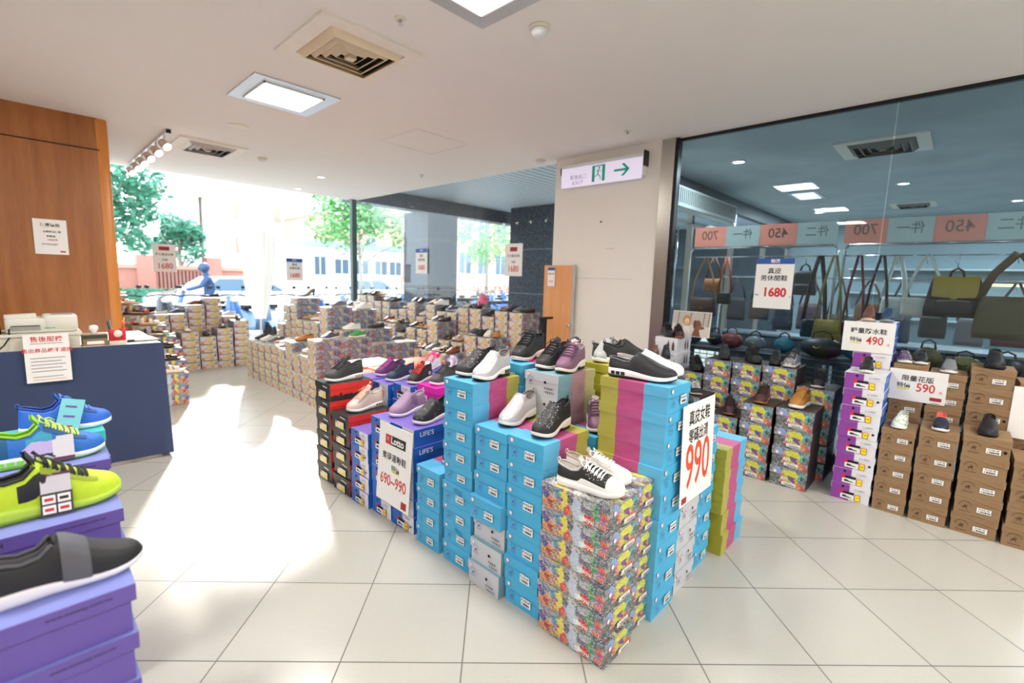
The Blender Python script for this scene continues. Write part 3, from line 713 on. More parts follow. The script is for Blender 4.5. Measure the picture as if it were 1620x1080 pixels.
BOXWORD = {'blue': 'striped sky-blue shoe box', 'grey': 'grey-ended shoe box', 'brown': 'brown card shoe box', 'paint': 'paint-splashed shoe box',
           'pale': 'painted shoe box', 'mens': 'dark-sided painted shoe box', 'lav': 'lavender shoe box', 'teal': 'teal shoe box', 'magenta': 'hot magenta shoe box', 'orange': 'orange-red shoe box',
           'sport': 'white and blue sport shoe box', 'purple': 'purple and white shoe box', 'red': 'red and black shoe box', 'photo': 'white shoe box printed with shoes'}
GROUPW = {'blue': 'striped sky-blue shoe boxes', 'grey': 'grey-ended shoe boxes', 'brown': 'brown card shoe boxes', 'paint': 'paint-splashed shoe boxes', 'pale': 'paint-splashed shoe boxes', 'mens': 'dark-sided painted shoe boxes',
          'lav': 'lavender shoe boxes', 'sport': 'white and blue sport shoe boxes', 'purple': 'purple and white shoe boxes', 'red': 'red and black shoe boxes', 'photo': 'white printed shoe boxes', 'orange': 'orange-red shoe boxes'}
PLACES = []   # every box of every stack: (size in view, record)
TOP = {}
_rj = random.Random(11)
def stack(name, kinds, x, y, top, n, rot=0, w_=None, l_=None, shown=99, jit=.006, where='', shift=None):
    """a stack of n shoe boxes on the floor; x, y = centre; kinds: one kind or list from the floor up; shown: how many from the top can be seen"""
    h = top/n
    for i in range(n):
        k = kinds if isinstance(kinds, str) else kinds[min(i, len(kinds)-1)]
        dx, dy, da = _rj.uniform(-jit, jit), _rj.uniform(-jit, jit)*.5, _rj.uniform(-1, 1)*jit*1.5
        if shift and i in shift: dx += shift[i][0]; dy += shift[i][1]
        sc = ((l_ or BL)/BL, (w_ or BW)/BW, h/BH*.998)
        word = ORD[i] if i < n-1 else 'topmost'
        PLACES.append(dict(kind=k, loc=(x+dx, y+dy, i*h), rz=rot+da, sc=sc, v=_rj.randrange(4), i=i, n=n, seen=(n-1-i) < shown, where=where, word=word, stack=name))
    TOP[name] = (x, y, top)

# --- centre island, aisle side (display ends face the aisle)
PI = math.pi; FR = R(90)     # FR: display end turned to face -Y
stack('K', 'paint', 1.655, 1.066, .702, 6, FR, where='in the corner stack under the canvas sneakers', shift={0: (.0, -.012), 5: (0, 0), 4: (.006, .0), 3: (.012, .004)}, jit=.004)
stack('K2', 'paint', 1.872, 1.083, .70, 6, FR, w_=.19, where='in the narrow stack beside the canvas-sneaker corner', jit=.006)
stack('A', 'blue', 1.735, 1.362, .852, 7, 0, w_=.222, where='in the stack under the black sparkling wedge')
stack('B', ['grey', 'grey', 'grey', 'blue', 'blue', 'blue', 'blue'], 1.735, 1.593, .845, 7, 0, w_=.228, where='in the stack under the single silver wedge', shift={3: (-.03, 0), 0: (-.035, -.0), 1: (-.012, 0)})
stack('C', 'blue', 1.735, 1.845, 1.045, 9, 0, where='in the tall stack under the silver and black pair')
stack('D', 'blue', 1.735, 2.10, .482, 4, 0, w_=.22, where='in the low stack beside the white sport boxes')
stack('E', ['sport'], 1.745, 2.375, .665, 6, 0, where='in the stack beside the 690 price sheet')
stack('F', ['sport'], 1.735, 2.61, .662, 6, 0, w_=.225, where='in the stack right behind the 690 sheet')
stack('G', ['sport'], 1.715, 2.85, .525, 5, 0, w_=.225, where='in the stack between red boxes and 690 sheet')
stack('H', 'red', 1.71, 3.11, .59, 5, 0, w_=.255, where='in the shorter red stack under the beige sneaker')
stack('I', 'red', 1.715, 3.395, .765, 6, 0, w_=.25, where='in the taller red stack under the charcoal sneaker')
# --- inner stacks of the island
stack('P', ['grey'], 2.095, 1.58, 1.083, 9, 0, shown=3, where='in the stack under the mauve and black sneakers')
stack('Q', ['blue'], 2.10, 1.845, 1.10, 9, 0, shown=2, where='in the stack under the black knit sneaker')
stack('S', ['blue'], 2.13, 1.345, .80, 7, 0, w_=.20, shown=2, where='in the inner stack under the lone mauve sneaker')
stack('T', ['sport'], 2.14, 3.30, .72, 6, 0, shown=3, where='in the stack under the navy sneaker')
stack('T2', ['sport'], 2.16, 3.57, .72, 6, 0, shown=2, where='in the stack under the plum sneaker')
stack('U', ['sport'], 2.16, 3.02, .75, 6, 0, shown=3, where='in the stack under the red-laced sneaker')
stack('V', ['sport', 'sport', 'sport', 'sport', 'sport', 'magenta'], 2.20, 2.76, .78, 6, 0, shown=3, where='in the stack under the small charcoal sneaker')
stack('W', ['sport'], 2.56, 3.35, .76, 6, 0, shown=1, where='in the stack under the white and pink sneaker')
stack('W2', ['sport'], 2.56, 3.08, .76, 6, 0, shown=1, where='in the stack under the pale lilac sneaker')
stack('W3', ['sport'], 2.60, 2.80, .76, 6, 0, shown=1, where='in the stack under the blush pink sneaker')
stack('W4', ['sport'], 2.56, 2.55, .80, 6, 0, shown=1, where='in the stack under the navy and pink sneaker')
stack('O', 'orange', 2.16, 3.92, .66, 5, 0, shown=1, w_=.40, where='in the low stack near the charcoal sneaker')
stack('O2', 'orange', 2.56, 4.0, .66, 5, 0, shown=1, w_=.40, l_=.40, where='in the low stack beyond the plum sneaker')
stack('O3', 'orange', 2.56, 4.45, .66, 5, 0, shown=1, w_=.44, l_=.42, where='in the low stack against the middle block')
stack('O4', 'orange', 2.96, 4.2, .66, 5, 0, shown=1, w_=.44, l_=.38, where='in the low stack deepest behind the sport boxes')
# --- island front side
stack('L', 'blue', 2.052, 1.048, 1.127, 9, FR, where='in the tallest front stack under the black mule')
stack('M', ['grey', 'grey', 'grey', 'grey', 'grey', 'grey', 'blue', 'blue'], 2.31, 1.055, .95, 8, FR, where='in the stack behind the 990 price sheet')
stack('N', 'blue', 2.575, 1.075, .80, 7, FR, w_=.22, where='in the narrow stack just past the 990 sheet')
stack('G2', 'blue', 2.875, .965, .655, 5, PI, w_=.235, where='in the yellow-ended end stack of the island', shift={0: (.03, -.01), 1: (.025, 0)})
stack('R1', 'blue', 2.50, 1.475, 1.10, 9, PI, shown=3, where='in the yellow-ended stack under the white and grey pair')
stack('R2', 'blue', 2.88, 1.70, 1.02, 9, PI, shown=2, where='in the stack under the black running sneaker')
# --- brown boxes by the partition (ends face -X)
for nm, y, w_, top, n, wh in (('c1', .20, .19, .61, 5, 'under the floral clog'), ('c2', -.01, .20, .645, 5, 'under the navy coral clog'), ('c3', -.24, .225, .67, 5, 'under the ribbed black clog'), ('c4', -.485, .235, .56, 4, 'cut by the edge of the photo')):
    stack(nm, 'brown', 4.36, y, top, n, 0, w_=w_, l_=.31, where='in the low stack ' + wh)
for nm, y, w_, top, n, wh in (('d1', .20, .20, 1.04, 8, 'behind the 590 price card'), ('d2', -.01, .20, 1.0, 8, 'under the grey clog'), ('d3', -.235, .22, 1.07, 8, 'under the black clog'), ('d4', -.48, .23, 1.0, 8, 'half hidden at the photo edge')):
    stack(nm, 'brown', 4.71, y, top, n, 0, w_=w_, l_=.31, shown=4, where='in the tall back stack ' + wh)
stack('pt', 'purple', 4.375, .425, .975, 8, 0, w_=.245, l_=.33, where='in the front tower under the black clog')
stack('pb', 'purple', 4.715, .44, 1.335, 11, 0, w_=.245, l_=.32, shown=5, where='in the back tower under the 490 card')
# --- painted boxes by the partition
for nm, x, y, w_, top, n, sh, wh in (('r1', 4.295, .825, .265, .635, 4, 9, 'under the tan shoe'), ('r2', 4.29, 1.10, .245, .62, 4, 9, 'under the brown ankle shoe'), ('r3', 4.29, 1.355, .24, .47, 3, 9, 'under the dark brown loafer'),
        ('r4', 4.22, 1.66, .24, .60, 4, 2, 'under the black laced loafer'),
        ('q0', 4.65, .77, .27, .76, 5, 3, 'under the black sneaker near the purple tower'), ('q1', 4.65, 1.045, .265, .90, 6, 3, 'under the striped grey sneaker'),
        ('q2', 4.65, 1.305, .245, .89, 6, 3, 'under the black oxford'), ('q3', 4.65, 1.56, .245, .89, 6, 3, 'under the black ankle boot'), ('q4', 4.65, 1.81, .235, .74, 5, 2, 'under the low black loafer')):
    stack(nm, 'mens', x, y, top, n, 0, w_=w_, l_=.36, shown=sh, where='in the stack ' + wh, jit=.008)
stack('ph', ['mens', 'mens', 'mens', 'mens', 'photo', 'photo', 'photo'], 4.68, 2.10, 1.04, 7, 0, w_=.24, l_=.33, shown=3, where='in the stack against the steel post')
stack('ph2', ['mens', 'mens', 'mens', 'photo', 'photo'], 4.33, 2.08, .86, 6, 0, w_=.24, l_=.33, shown=2, where='in the lower stack before the photo stack')
# --- lavender boxes at the camera (long side faces -Y)
for nm, xr, y, k, wh in (('l1', .145, 1.347, 'lav', 'under the black slip-on'), ('l2', .184, 1.777, 'lav', 'under the lime sneaker'), ('l3', .206, 2.257, 'lav', 'under the blue and lime sneaker'), ('l4', .238, 2.64, 'lav', 'under the plain blue sneaker')):
    stack(nm, [k]*7 + (['teal'] if nm == 'l4' else ['lav']), xr-.175-.02, y, .90, 8, 0, shown=3 if nm != 'l1' else 4, where='in the stack ' + wh, jit=.004)
    stack(nm+'b', 'lav', xr-.175-.40, y, .90, 8, 0, shown=0, where='hidden beside the stack ' + wh, jit=.003)

# --- middle block, painted boxes
def col_(nm, x, y, top, rot=0, shown=3, kind='pale', where='', n=None, **k):
    stack(nm, kind, x, y, top, n or max(1, round(top/.116)), rot, shown=shown, where=where, jit=.007, **k)
for j in range(4): col_('ma%d' % j, 2.505+.353*j, 5.40, [.80, .80, .70, .70][j], 0, 4, 'pale', where='in the block front, stack %s' % ['at the aisle corner', 'second from the aisle', 'third from the aisle', 'fourth from the aisle'][j])
mh = [.58, .58, .70, .58, .60, .58, .56, .56, .56]
for j in range(9): col_('mb%d' % j, 2.52, 5.655+.243*j, mh[j], 0, 6, 'pale', where='in the aisle-side stack, %s from the block corner' % ORD[j+1])
for j, (x, y, tp, wh) in enumerate(((2.93, 6.0, 1.14, 'under the grey-beige flat'), (3.29, 6.0, 1.10, 'beyond the grey-beige flat'), (2.93, 6.28, .92, 'behind the twin flats'), (2.93, 6.53, .92, 'in the block middle'), (2.93, 6.78, .92, 'beside the heel tower'), (2.96, 7.04, 1.22, 'of the tower under the high heel'), (2.96, 7.29, 1.10, 'behind the high-heel tower'), (2.96, 7.54, .80, 'far along the block'), (3.0, 5.72, .86, 'under the white loafers'), (3.36, 5.72, .86, 'under the black mules'))):
    col_('mc%d' % j, x, y, tp, 0, 5, 'pale', where='in the stack ' + wh)
# --- rows along the street window
rc = random.Random(4)
ha = [1.14, 1.14, 1.05, 1.14, 1.14, 1.06, 1.06, 1.14, .94, 1.14, 1.02, 1.0, 1.12, 1.12, 1.2, 1.2, 1.06, .95, .95]
for j in range(19): col_('wa%d' % j, 4.66, 4.18+.262*j, ha[j], 0, 4, 'pale', where='in the window row, %s stack from the white wall' % (ORD[j] if j < 12 else ['thirteenth', 'fourteenth', 'fifteenth', 'sixteenth', 'seventeenth', 'eighteenth', 'nineteenth'][j-12]) if j else 'in the window row, stack touching the white wall')
hb = [.82, .82, .70, .70, .94, .80, .80, .70, .82, .82, .70, .70, .82, .82]
for j in range(14): col_('wb%d' % j, 4.26, 4.35+.27*j, hb[j], 0, 3, 'pale', where='in the second row, %s stack from the white wall' % (ORD[j] if j < 12 else ['thirteenth', 'fourteenth'][j-12]) if j else 'in the second row, stack closest to the white wall')
hc = [.60, .60, .60, .47, .60, .60, .60, .47, .6]
for j in range(9): col_('wc%d' % j, 3.86, 4.75+.27*j, hc[j], 0, 2, 'pale', where='in the low third row, %s stack from the white wall' % ORD[j] if j else 'in the low third row, stack closest to the white wall')
# --- rows at the far window and beside the counter
for j in range(6): col_('fa%d' % j, 2.56-.243*j, 8.80, [.76, .64, .52, .60, .50, .50][j], FR, 7, 'pale', where='in the far front row, %s stack from the aisle end' % (ORD[j] if j else 'first'))
for j in range(6): col_('fb%d' % j, 2.50-.243*j, 9.10, [.80, 1.12, 1.0, .86, .86, .86][j], FR, 5, 'pale', l_=.26, where='in the far back row, %s stack from the aisle end' % (ORD[j] if j else 'first'))
STEPW = ['the lowest step', 'the second step', 'the third step', 'the fourth step', 'the fifth step', 'the sixth step', 'the seventh step', 'the top step']
for j in range(8): col_('s%d' % j, [1.33, 1.36, 1.38, 1.38, 1.33, 1.27, 1.17, 1.05][j]-.178, 6.57+.242*j, .38+.118*j, 0, 3, 'paint', where='in the sandal steps beside the counter, on ' + STEPW[j])

# --- place them: the 300 that show largest are things, what lies behind or beneath is one mass
camp = cam.matrix_world.translation
for p in PLACES:
    d = (Vector(p['loc']) - camp).length
    p['size'] = (1 if p['seen'] else .0) / d**2
PLACES.sort(key=lambda p: -p['size'])
MASS = {}
def region(s):
    return 'block' if s[:2] in ('ma', 'mb', 'mc') else 'window' if s[:2] in ('wa', 'wb', 'wc') else 'far' if s[:2] in ('fa', 'fb') else 'steps' if s[0] == 's' and s[1:].isdigit() else 'lav' if s[0] == 'l' else 'part' if s[0] in 'cdpqr' else 'island'
for k, p in enumerate(PLACES):
    M_ = Matrix.Translation(p['loc']) @ Matrix.Rotation(p['rz'], 4, 'Z') @ Matrix.Diagonal(p['sc'] + (1,))
    if k < 318 and p['size'] > 0:
        v = p['v']
        if p['kind'] == 'paint': v = 1 if p['stack'] == 'K' and p['word'] == 'topmost' else 0
        elif p['kind'] == 'blue': v = 2 if (p['stack'] == 'C' and p['i'] in (1, 3)) else v % 2
        elif p['kind'] in ('brown',): v = v % 3
        elif p['kind'] in ('sport', 'purple'): v = v % 2
        else: v = 0
        b_, l_, s_ = boxkit(p['kind'], v)
        o = link('shoe_box', b_, None, p['loc'], p['rz']); o.scale = p['sc']
        tag(o, '%s %s, %s' % (p['word'], BOXWORD[p['kind']], p['where']), 'shoe box', GROUPW.get(p['kind']))
        link('lid', l_, o)
        if s_ and (p['size'] > 1/36 or p['kind'] != 'pale'): link('end_label', s_, o)
    else:
        b_ = boxkit(p['kind'], 0)[0]; mass = MASS.setdefault(region(p['stack']), MB()); kk = len(mass.v)
        mass.v += [tuple(M_ @ v_.co) for v_ in b_.vertices]
        uvl = b_.uv_layers[0].data
        for f in b_.polygons: mass.face([kk+i for i in f.vertices], b_.materials[f.material_index], [tuple(uvl[li].uv) for li in f.loop_indices])
ML = dict(block='painted shoe boxes filling the middle block under the front ones', window='painted shoe boxes packed beneath the window rows', far='painted shoe boxes under the far back rows', steps='paint-splashed shoe boxes beneath the sandal steps',
          lav='lavender shoe boxes lower down and behind the nearest stacks', part='shoe boxes hidden low in the rows before the partition glass', island='shoe boxes in the hidden heart of the centre island')
for k, mb_ in MASS.items(): tag(mb_.build('shoe_box_mass'), ML[k], 'shoe boxes', None, 'stuff')

# ================================================================ shoes (toe towards local +X)
def shade(h, k):
    h = h.lstrip('#'); return '#%02X%02X%02X' % tuple(min(255, int(int(h[i:i+2], 16)*k)) for i in (0, 2, 4))
def itp(tab, s):
    for (a, va), (b, vb) in zip(tab, tab[1:]):
        if s <= b:
            k = (s-a)/max(b-a, 1e-9); k = k*k*(3-2*k) if False else k
            return va + (vb-va)*k
    return tab[-1][1]
def sstep(a, b, x):
    k = min(1, max(0, (x-a)/(b-a))); return k*k*(3-2*k)
HW = [(0, .0), (.02, .40), (.06, .62), (.12, .73), (.25, .76), (.40, .76), (.55, .88), (.68, .99), (.78, 1.0), (.87, .88), (.93, .70), (.97, .48), (.99, .28), (1, .0)]
HWP = [(0, .0), (.02, .40), (.06, .60), (.12, .68), (.25, .70), (.40, .72), (.55, .90), (.66, 1.0), (.76, .92), (.86, .66), (.93, .42), (.97, .26), (.99, .15), (1, .0)]
NS = 30
STN = [(.5-.5*math.cos(math.pi*i/(NS-1))) for i in range(NS)]
def shoe_parts(style='sneaker', L=.29, W=.052, up='#222222', sole='#EFEFEA', out=None, lining=None, lace=None, accent=None, toe=None, heelm=None, sparkle=False, pattern=None,
               hs=.034, ts=.022, collar=.085, tongue=.112, open_=.44, pointy=False, air=False, tab=True, heel=0, strap=None, logo=None, arch=False, cutline=None):
    """returns {part name: (mesh builder)}; hs / ts = sole thickness at heel / toe"""
    hwt = HWP if pointy else HW
    n_ = lambda c: mat('shoe '+c, c, .55, var=.08, scale=60, bump=.0006)
    m_up = pattern or n_(up)
    m_so = mat('rubber '+sole, sole, .45, var=.02); m_out = mat('rubber '+(out or sole), out or sole, .6, var=.03)
    m_li = n_(lining or up); m_ac = n_(accent) if accent else m_up; m_toe = mat('rubber '+toe, toe, .45, var=.02) if toe else m_up
    m_he = n_(heelm) if heelm else m_up
    P = {}
    lift = lambda s: heel*(1-sstep(.12, .62, s)) if heel else 0
    th = lambda s: hs + (ts-hs)*sstep(.2, .75, s)
    def zb(s):
        z = lift(s) + .014*max(0, (s-.72)/.28)**2 + .005*max(0, (.08-s)/.08)
        if arch: z += .016*math.exp(-((s-.47)/.10)**2)
        return z
    # sole
    so = MB(); rows = []
    for s in STN:
        b = itp(hwt, s)*W; x = (s-.5)*L; z0 = zb(s); z1 = lift(s)+th(s)+.010*max(0, (s-.82)/.18)**2
        if z1 < z0+.006: z1 = z0+.006
        zm = z0+(z1-z0)*.32
        rows.append([(x, -b*.90, z0), (x, -b*1.02, zm), (x, -b*1.04, z0+(z1-z0)*.75), (x, -b*.97, z1), (x, b*.97, z1), (x, b*1.04, z0+(z1-z0)*.75), (x, b*1.02, zm), (x, b*.90, z0)])
    def sf(i, j):
        if j in (7,) : return m_out
        if j in (0, 6): return m_out if (out) else m_so
        return m_so
    so.loft(rows, m_so, True, fn=sf)
    if air:   # dark air window on both sides of the heel
        md = mat('air_window', '#2E2A2A', .3) if air is True else mat('air '+air, air, .25)
        for sd in (-1, 1):
            for k in range(3):
                s0 = .08+.075*k; s1 = s0+.058; pts = []
                for s_, f in ((s0, .35), (s1, .35), (s1, .72), (s0, .72)):
                    b = itp(hwt, s_)*W*1.075; pts.append(((s_-.5)*L, sd*b, lift(s_)+zb(s_)*0+th(s_)*f))
                so.poly(pts if sd < 0 else pts[::-1], md)
    if heel:
        hk = MB(); x = (-.5+.07)*L; hz = heel*.97+.004
        hk.lathe([(.009, 0), (.009, .004), (.011, hz*.5), (.020, hz)], m_out, (x+.004, 0, 0), 10); P['heel_stem'] = hk
    P['sole'] = so
    z0f = lambda s: lift(s)+th(s)-.002+.010*max(0, (s-.82)/.18)**2
    if style == 'sandal':
        fb = MB(); rows = []
        for s in STN:
            b = itp(hwt, s)*W*.9; x = (s-.5)*L; rows.append([(x, -b, z0f(s)+.002), (x, -b*.5, z0f(s)+.004), (x, b*.5, z0f(s)+.004), (x, b, z0f(s)+.002)])
        fb.loft(rows, m_li, False); P['footbed'] = fb
        st = MB()
        for (sc, hh, ww) in ((.66, .040, .055), (.45, .052, .03), (.14, .07, .02))[:(3 if strap != 'slide' else 1)]:
            rr = []
            for i in range(9):
                a = math.pi*i/8; row = []
                for dx in (-ww/2, ww/2):
                    s = sc+dx/L; b = itp(hwt, s)*W*.98
                    row.append(((s-.5)*L, -b*math.cos(a), z0f(s)+hh*math.sin(a)))
                rr.append(row)
            st.loft(rr, m_up, False)
            st.loft([[(p[0], p[1]*.94, p[2]-.003) for p in r_] for r_ in rr][::-1], m_up, False)
        P['strap'] = st
        return P
    # upper
    TT = [(0, collar), (.10, collar*.93), (.25, collar*.74), (.36, collar*.84), (open_, tongue*.93), (open_+.05, tongue)]
    arc = [(0, .9*collar), (open_, tongue), (open_+.08, tongue*.93), (.62, tongue*.76), (.74, tongue*.58), (.84, tongue*.46), (.92, tongue*.36), (.97, tongue*.22), (1, .004)]
    if style == 'flat':
        TT = [(0, collar), (.1, collar*.9), (.3, collar*.66), (open_, collar*.60)]; arc = [(0, collar), (open_-.03, collar*.62), (open_+.06, collar*.72), (.82, collar*.60), (.93, collar*.44), (.98, collar*.25), (1, .004)]
    up_ = MB(); rows = []
    for s in STN:
        x = (s-.5)*L; b = itp(hwt, s)*W*.95; z0 = z0f(s); ho = itp(TT, s); hc = itp(arc, s)
        o = 1-sstep(open_-.03, open_+.035, s); dip = sstep(.0, .06, s)
        row = []
        for j in range(17):
            th_ = math.pi*j/16; sy = 1 if j > 8 else -1
            cy = -b*math.copysign(abs(math.cos(th_))**.72, math.cos(th_)); cz = z0+hc*(math.sin(th_)**.62)
            jj = j if j <= 8 else 16-j
            if jj <= 5: f = jj/5; oy = b*(1-.22*f**1.5 - .02)*sy*(1+.06*math.sin(math.pi*f)); oz = z0+ho*f
            elif jj == 6: oy = b*.68*sy; oz = z0+ho*(1-.22*dip)
            elif jj == 7: oy = b*.52*sy; oz = z0+(ho*(1-dip)+.012*dip)
            else: oy = 0; oz = z0+(ho*(1-dip)+.010*dip)
            lean = -.05*L*0
            row.append((x + (.012*(ho/.09)*(jj/5 if jj <= 5 else 1))*max(0, 1-s/.12)*.5, cy*(1-o)+oy*o, cz*(1-o)+oz*o))
        rows.append(row)
    def uf(i, j):
        s = (STN[i]+STN[min(i+1, NS-1)])/2; jj = j if j < 8 else 15-j
        if s < open_ and jj >= 5: return m_li
        if toe and s > .80 and (jj < 8): return m_toe
        if toe and jj == 0: return m_toe
        if heelm and s < .16: return m_he
        if accent and .30 < s < .52 and jj in (1, 2, 3): return m_ac
        if cutline and open_-.02 < s < open_+.10 and jj >= 3: return n_(cutline)
        return m_up
    up_.loft(rows, m_up, False, fn=uf)
    P['upper'] = up_
    if style != 'flat':
        cb = MB(); L_, R_ = [], []
        for i in range(13):
            s = open_*(1-i/12)*.97; b = itp(hwt, s)*W*.95; z = z0f(s)+itp(TT, s)
            x_ = (s-.5)*L + .012*(itp(TT, s)/.09)*max(0, 1-s/.12)*.5
            L_.append((x_, -b*.735, z)); R_.append((x_, b*.735, z))
        rc_ = .0042; cb.tube(L_ + R_[::-1][1:], rc_, n_(shade(lining or up, .85 if lining else 1.25)), 6); P['collar'] = cb
    def surf(s, a, off=.0015):
        """point of the closed upper at station s, angle a (0..pi), lifted off the surface"""
        b = itp(hwt, s)*W*.95; hc = itp(arc, s); z0 = z0f(s)
        return ((s-.5)*L, -(b+off)*math.copysign(abs(math.cos(a))**.72, math.cos(a)), z0+(hc+off)*(math.sin(a)**.62))
    if lace:
        es = MB(); me_ = n_(shade(up, .72 if not toe else .9)); me2 = m_up if pattern else me_
        for a0, a1 in ((R(36), R(54)), (R(144), R(126))):
            rr_ = [[surf(open_+.02+.36*i/9, a0+(a1-a0)*j/3, .0022) for j in range(4)] for i in range(10)]
            es.loft(rr_ if a0 < 1.5 else [r_[::-1] for r_ in rr_][::-1] and rr_, me2, False)
        P['eyestay'] = es
        if toe:
            ey = MB()
            for k in range(6):
                for a in (R(46), R(134)): ey.blob(surf(open_+.05+.052*k, a, .0035), (.0035, .0035, .0022), mat('rubber '+toe, toe, .45), 8, 4)
            P['eyelets'] = ey
        lc = MB(); ml = mat('lace '+lace, lace, .8, var=.03)
        for k in range(6):
            s0 = open_+.05+.052*k
            for (a0, a1, ds) in ((R(52), R(128), .025), (R(128), R(52), .025)) if k < 5 else ((R(52), R(128), 0),):
                lc.tube([surf(s0+ds*i/6, a0+(a1-a0)*i/6, .0035) for i in range(7)], .0034, ml, 5, flat=.6)
        bx_, by_, bz_ = surf(open_+.04, R(90), .006)
        for sy in (-1, 1):
            lc.tube([(bx_, 0, bz_), (bx_-.01, sy*.018, bz_+.012), (bx_-.012, sy*.036, bz_+.004), (bx_+.004, sy*.034, bz_-.010), (bx_+.004, sy*.008, bz_)], .0024, ml, 5)
            lc.tube([(bx_, 0, bz_), (bx_+.014, sy*.022, bz_-.002), (bx_+.03, sy*.040, bz_-.018)], .0022, ml, 5)
        P['laces'] = lc
        tg = MB(); mt_ = m_li
        tx, ty, tz = surf(open_+.01, R(90), 0)
        rr = []
        for k in range(5):
            f = k/4; rr.append([(tx-.004-.016*f, -W*.36*(1+.1*f), tz-.012+.028*f), (tx-.001-.016*f, 0, tz-.004+.030*f), (tx-.004-.016*f, W*.36*(1+.1*f), tz-.012+.028*f)])
        tg.loft(rr, mt_, False); tg.loft([[(p[0]-.005, p[1], p[2]-.001) for p in r_][::-1] for r_ in rr], mt_, False)
        P['tongue'] = tg
    if tab and style != 'flat':
        tb = MB(); x = -.5*L; z = z0f(0)+collar
        tb.tube([(x+.012, 0, z-.018), (x+.0, 0, z-.002), (x-.002, 0, z+.012), (x+.006, 0, z+.016), (x+.012, 0, z+.004), (x+.014, 0, z-.01)], .004, m_li if lining else m_up, 6, flat=.5); P['heel_tab'] = tb
    if logo:
        lg = MB(); ml = mat('logo '+logo, logo, .5)
        for sd in (0, 1):
            pts = []
            for k in range(14):
                a = 2*math.pi*k/14
                s = .24+.052*math.cos(a); f = .45+.20*math.sin(a); b = itp(hwt, s)*W*.95
                pts.append(((s-.5)*L, (1 if sd else -1)*(b*(1-.22*f**1.5-.02)*(1+.06*math.sin(math.pi*f))+.0016), z0f(s)+itp(TT, s)*f))
            k0 = len(lg.v)
            c_ = tuple(sum(p[q] for p in pts)/14 for q in range(3)); inn = [tuple(c_[q]+(p[q]-c_[q])*.55 for q in range(3)) for p in pts]
            rws = [pts, inn] if sd == 0 else [inn, pts]
            lg.loft(rws, ml, True, smooth=False)
        P['emblem'] = lg
    if sparkle:
        sk = MB(); ms = mat('sparkle', '#F4F6FA', .2, metal=.8); rr = random.Random(3)
        for k in range(130):
            s = rr.uniform(.48, .9); a = R(rr.uniform(20, 160)); p = surf(s, a, .0012); q = rr.uniform(.0010, .0023)
            sk.blob(p, (q, q, q), ms, 5, 3)
        P['rhinestone_trim'] = sk
    if strap == 'band':
        bd = MB(); mb_ = n_('#56565E'); rr = []
        for i in range(13):
            a = math.pi*i/12; rr.append([surf(.47, a, .003), surf(.52, a, .004), surf(.62, a, .004), surf(.64, a, .002)])
        bd.loft(rr, mb_, False); P['elastic_band'] = bd
    return P
_S = {}
def shoe_kit(key, **kw):
    if key not in _S: _S[key] = [(n, mb.mesh(n)) for n, mb in shoe_parts(**kw).items()]
    return _S[key]
def shoe(key, loc, deg, label, group=None, cat='shoe', name='shoe', small=False, sc=1.0, pitch=0, **kw):
    kit = shoe_kit(key, **kw)
    t = thing(name, label, cat, loc, R(deg), group); t.scale = (sc, sc, sc)
    if pitch: t.rotation_euler = (0, R(pitch), R(deg))
    for n, me in kit: link(n, me, t)
    return t
def on(stk, du=0, dv=0, dz=.001):
    x, y, z = TOP[stk]; return (x+du, y+dv, z+dz)
def speckle(name, a, b, thr=.62, sc=90, c3=None):
    if name in _M: return _M[name]
    t = NT(name); tc = t.new('ShaderNodeTexCoord').outputs['Object']; n = t.noise(tc, sc, 2, .6)
    c = t.mix(t.math('GREATER_THAN', n.outputs[0], thr), col(a), col(b))
    if c3: c = t.mix(t.math('LESS_THAN', n.outputs[0], .40), c, col(c3))
    t.link(c, t.bsdf.inputs['Base Color']); t.bsdf.inputs['Roughness'].default_value = .55; _M[name] = t.mat; return t.mat
WEDGE = dict(hs=.054, ts=.026, arch=True, out='#26262A')
silver = mat('silver_shimmer', '#D5D3D6', .28, metal=.25, var=.1, scale=50)
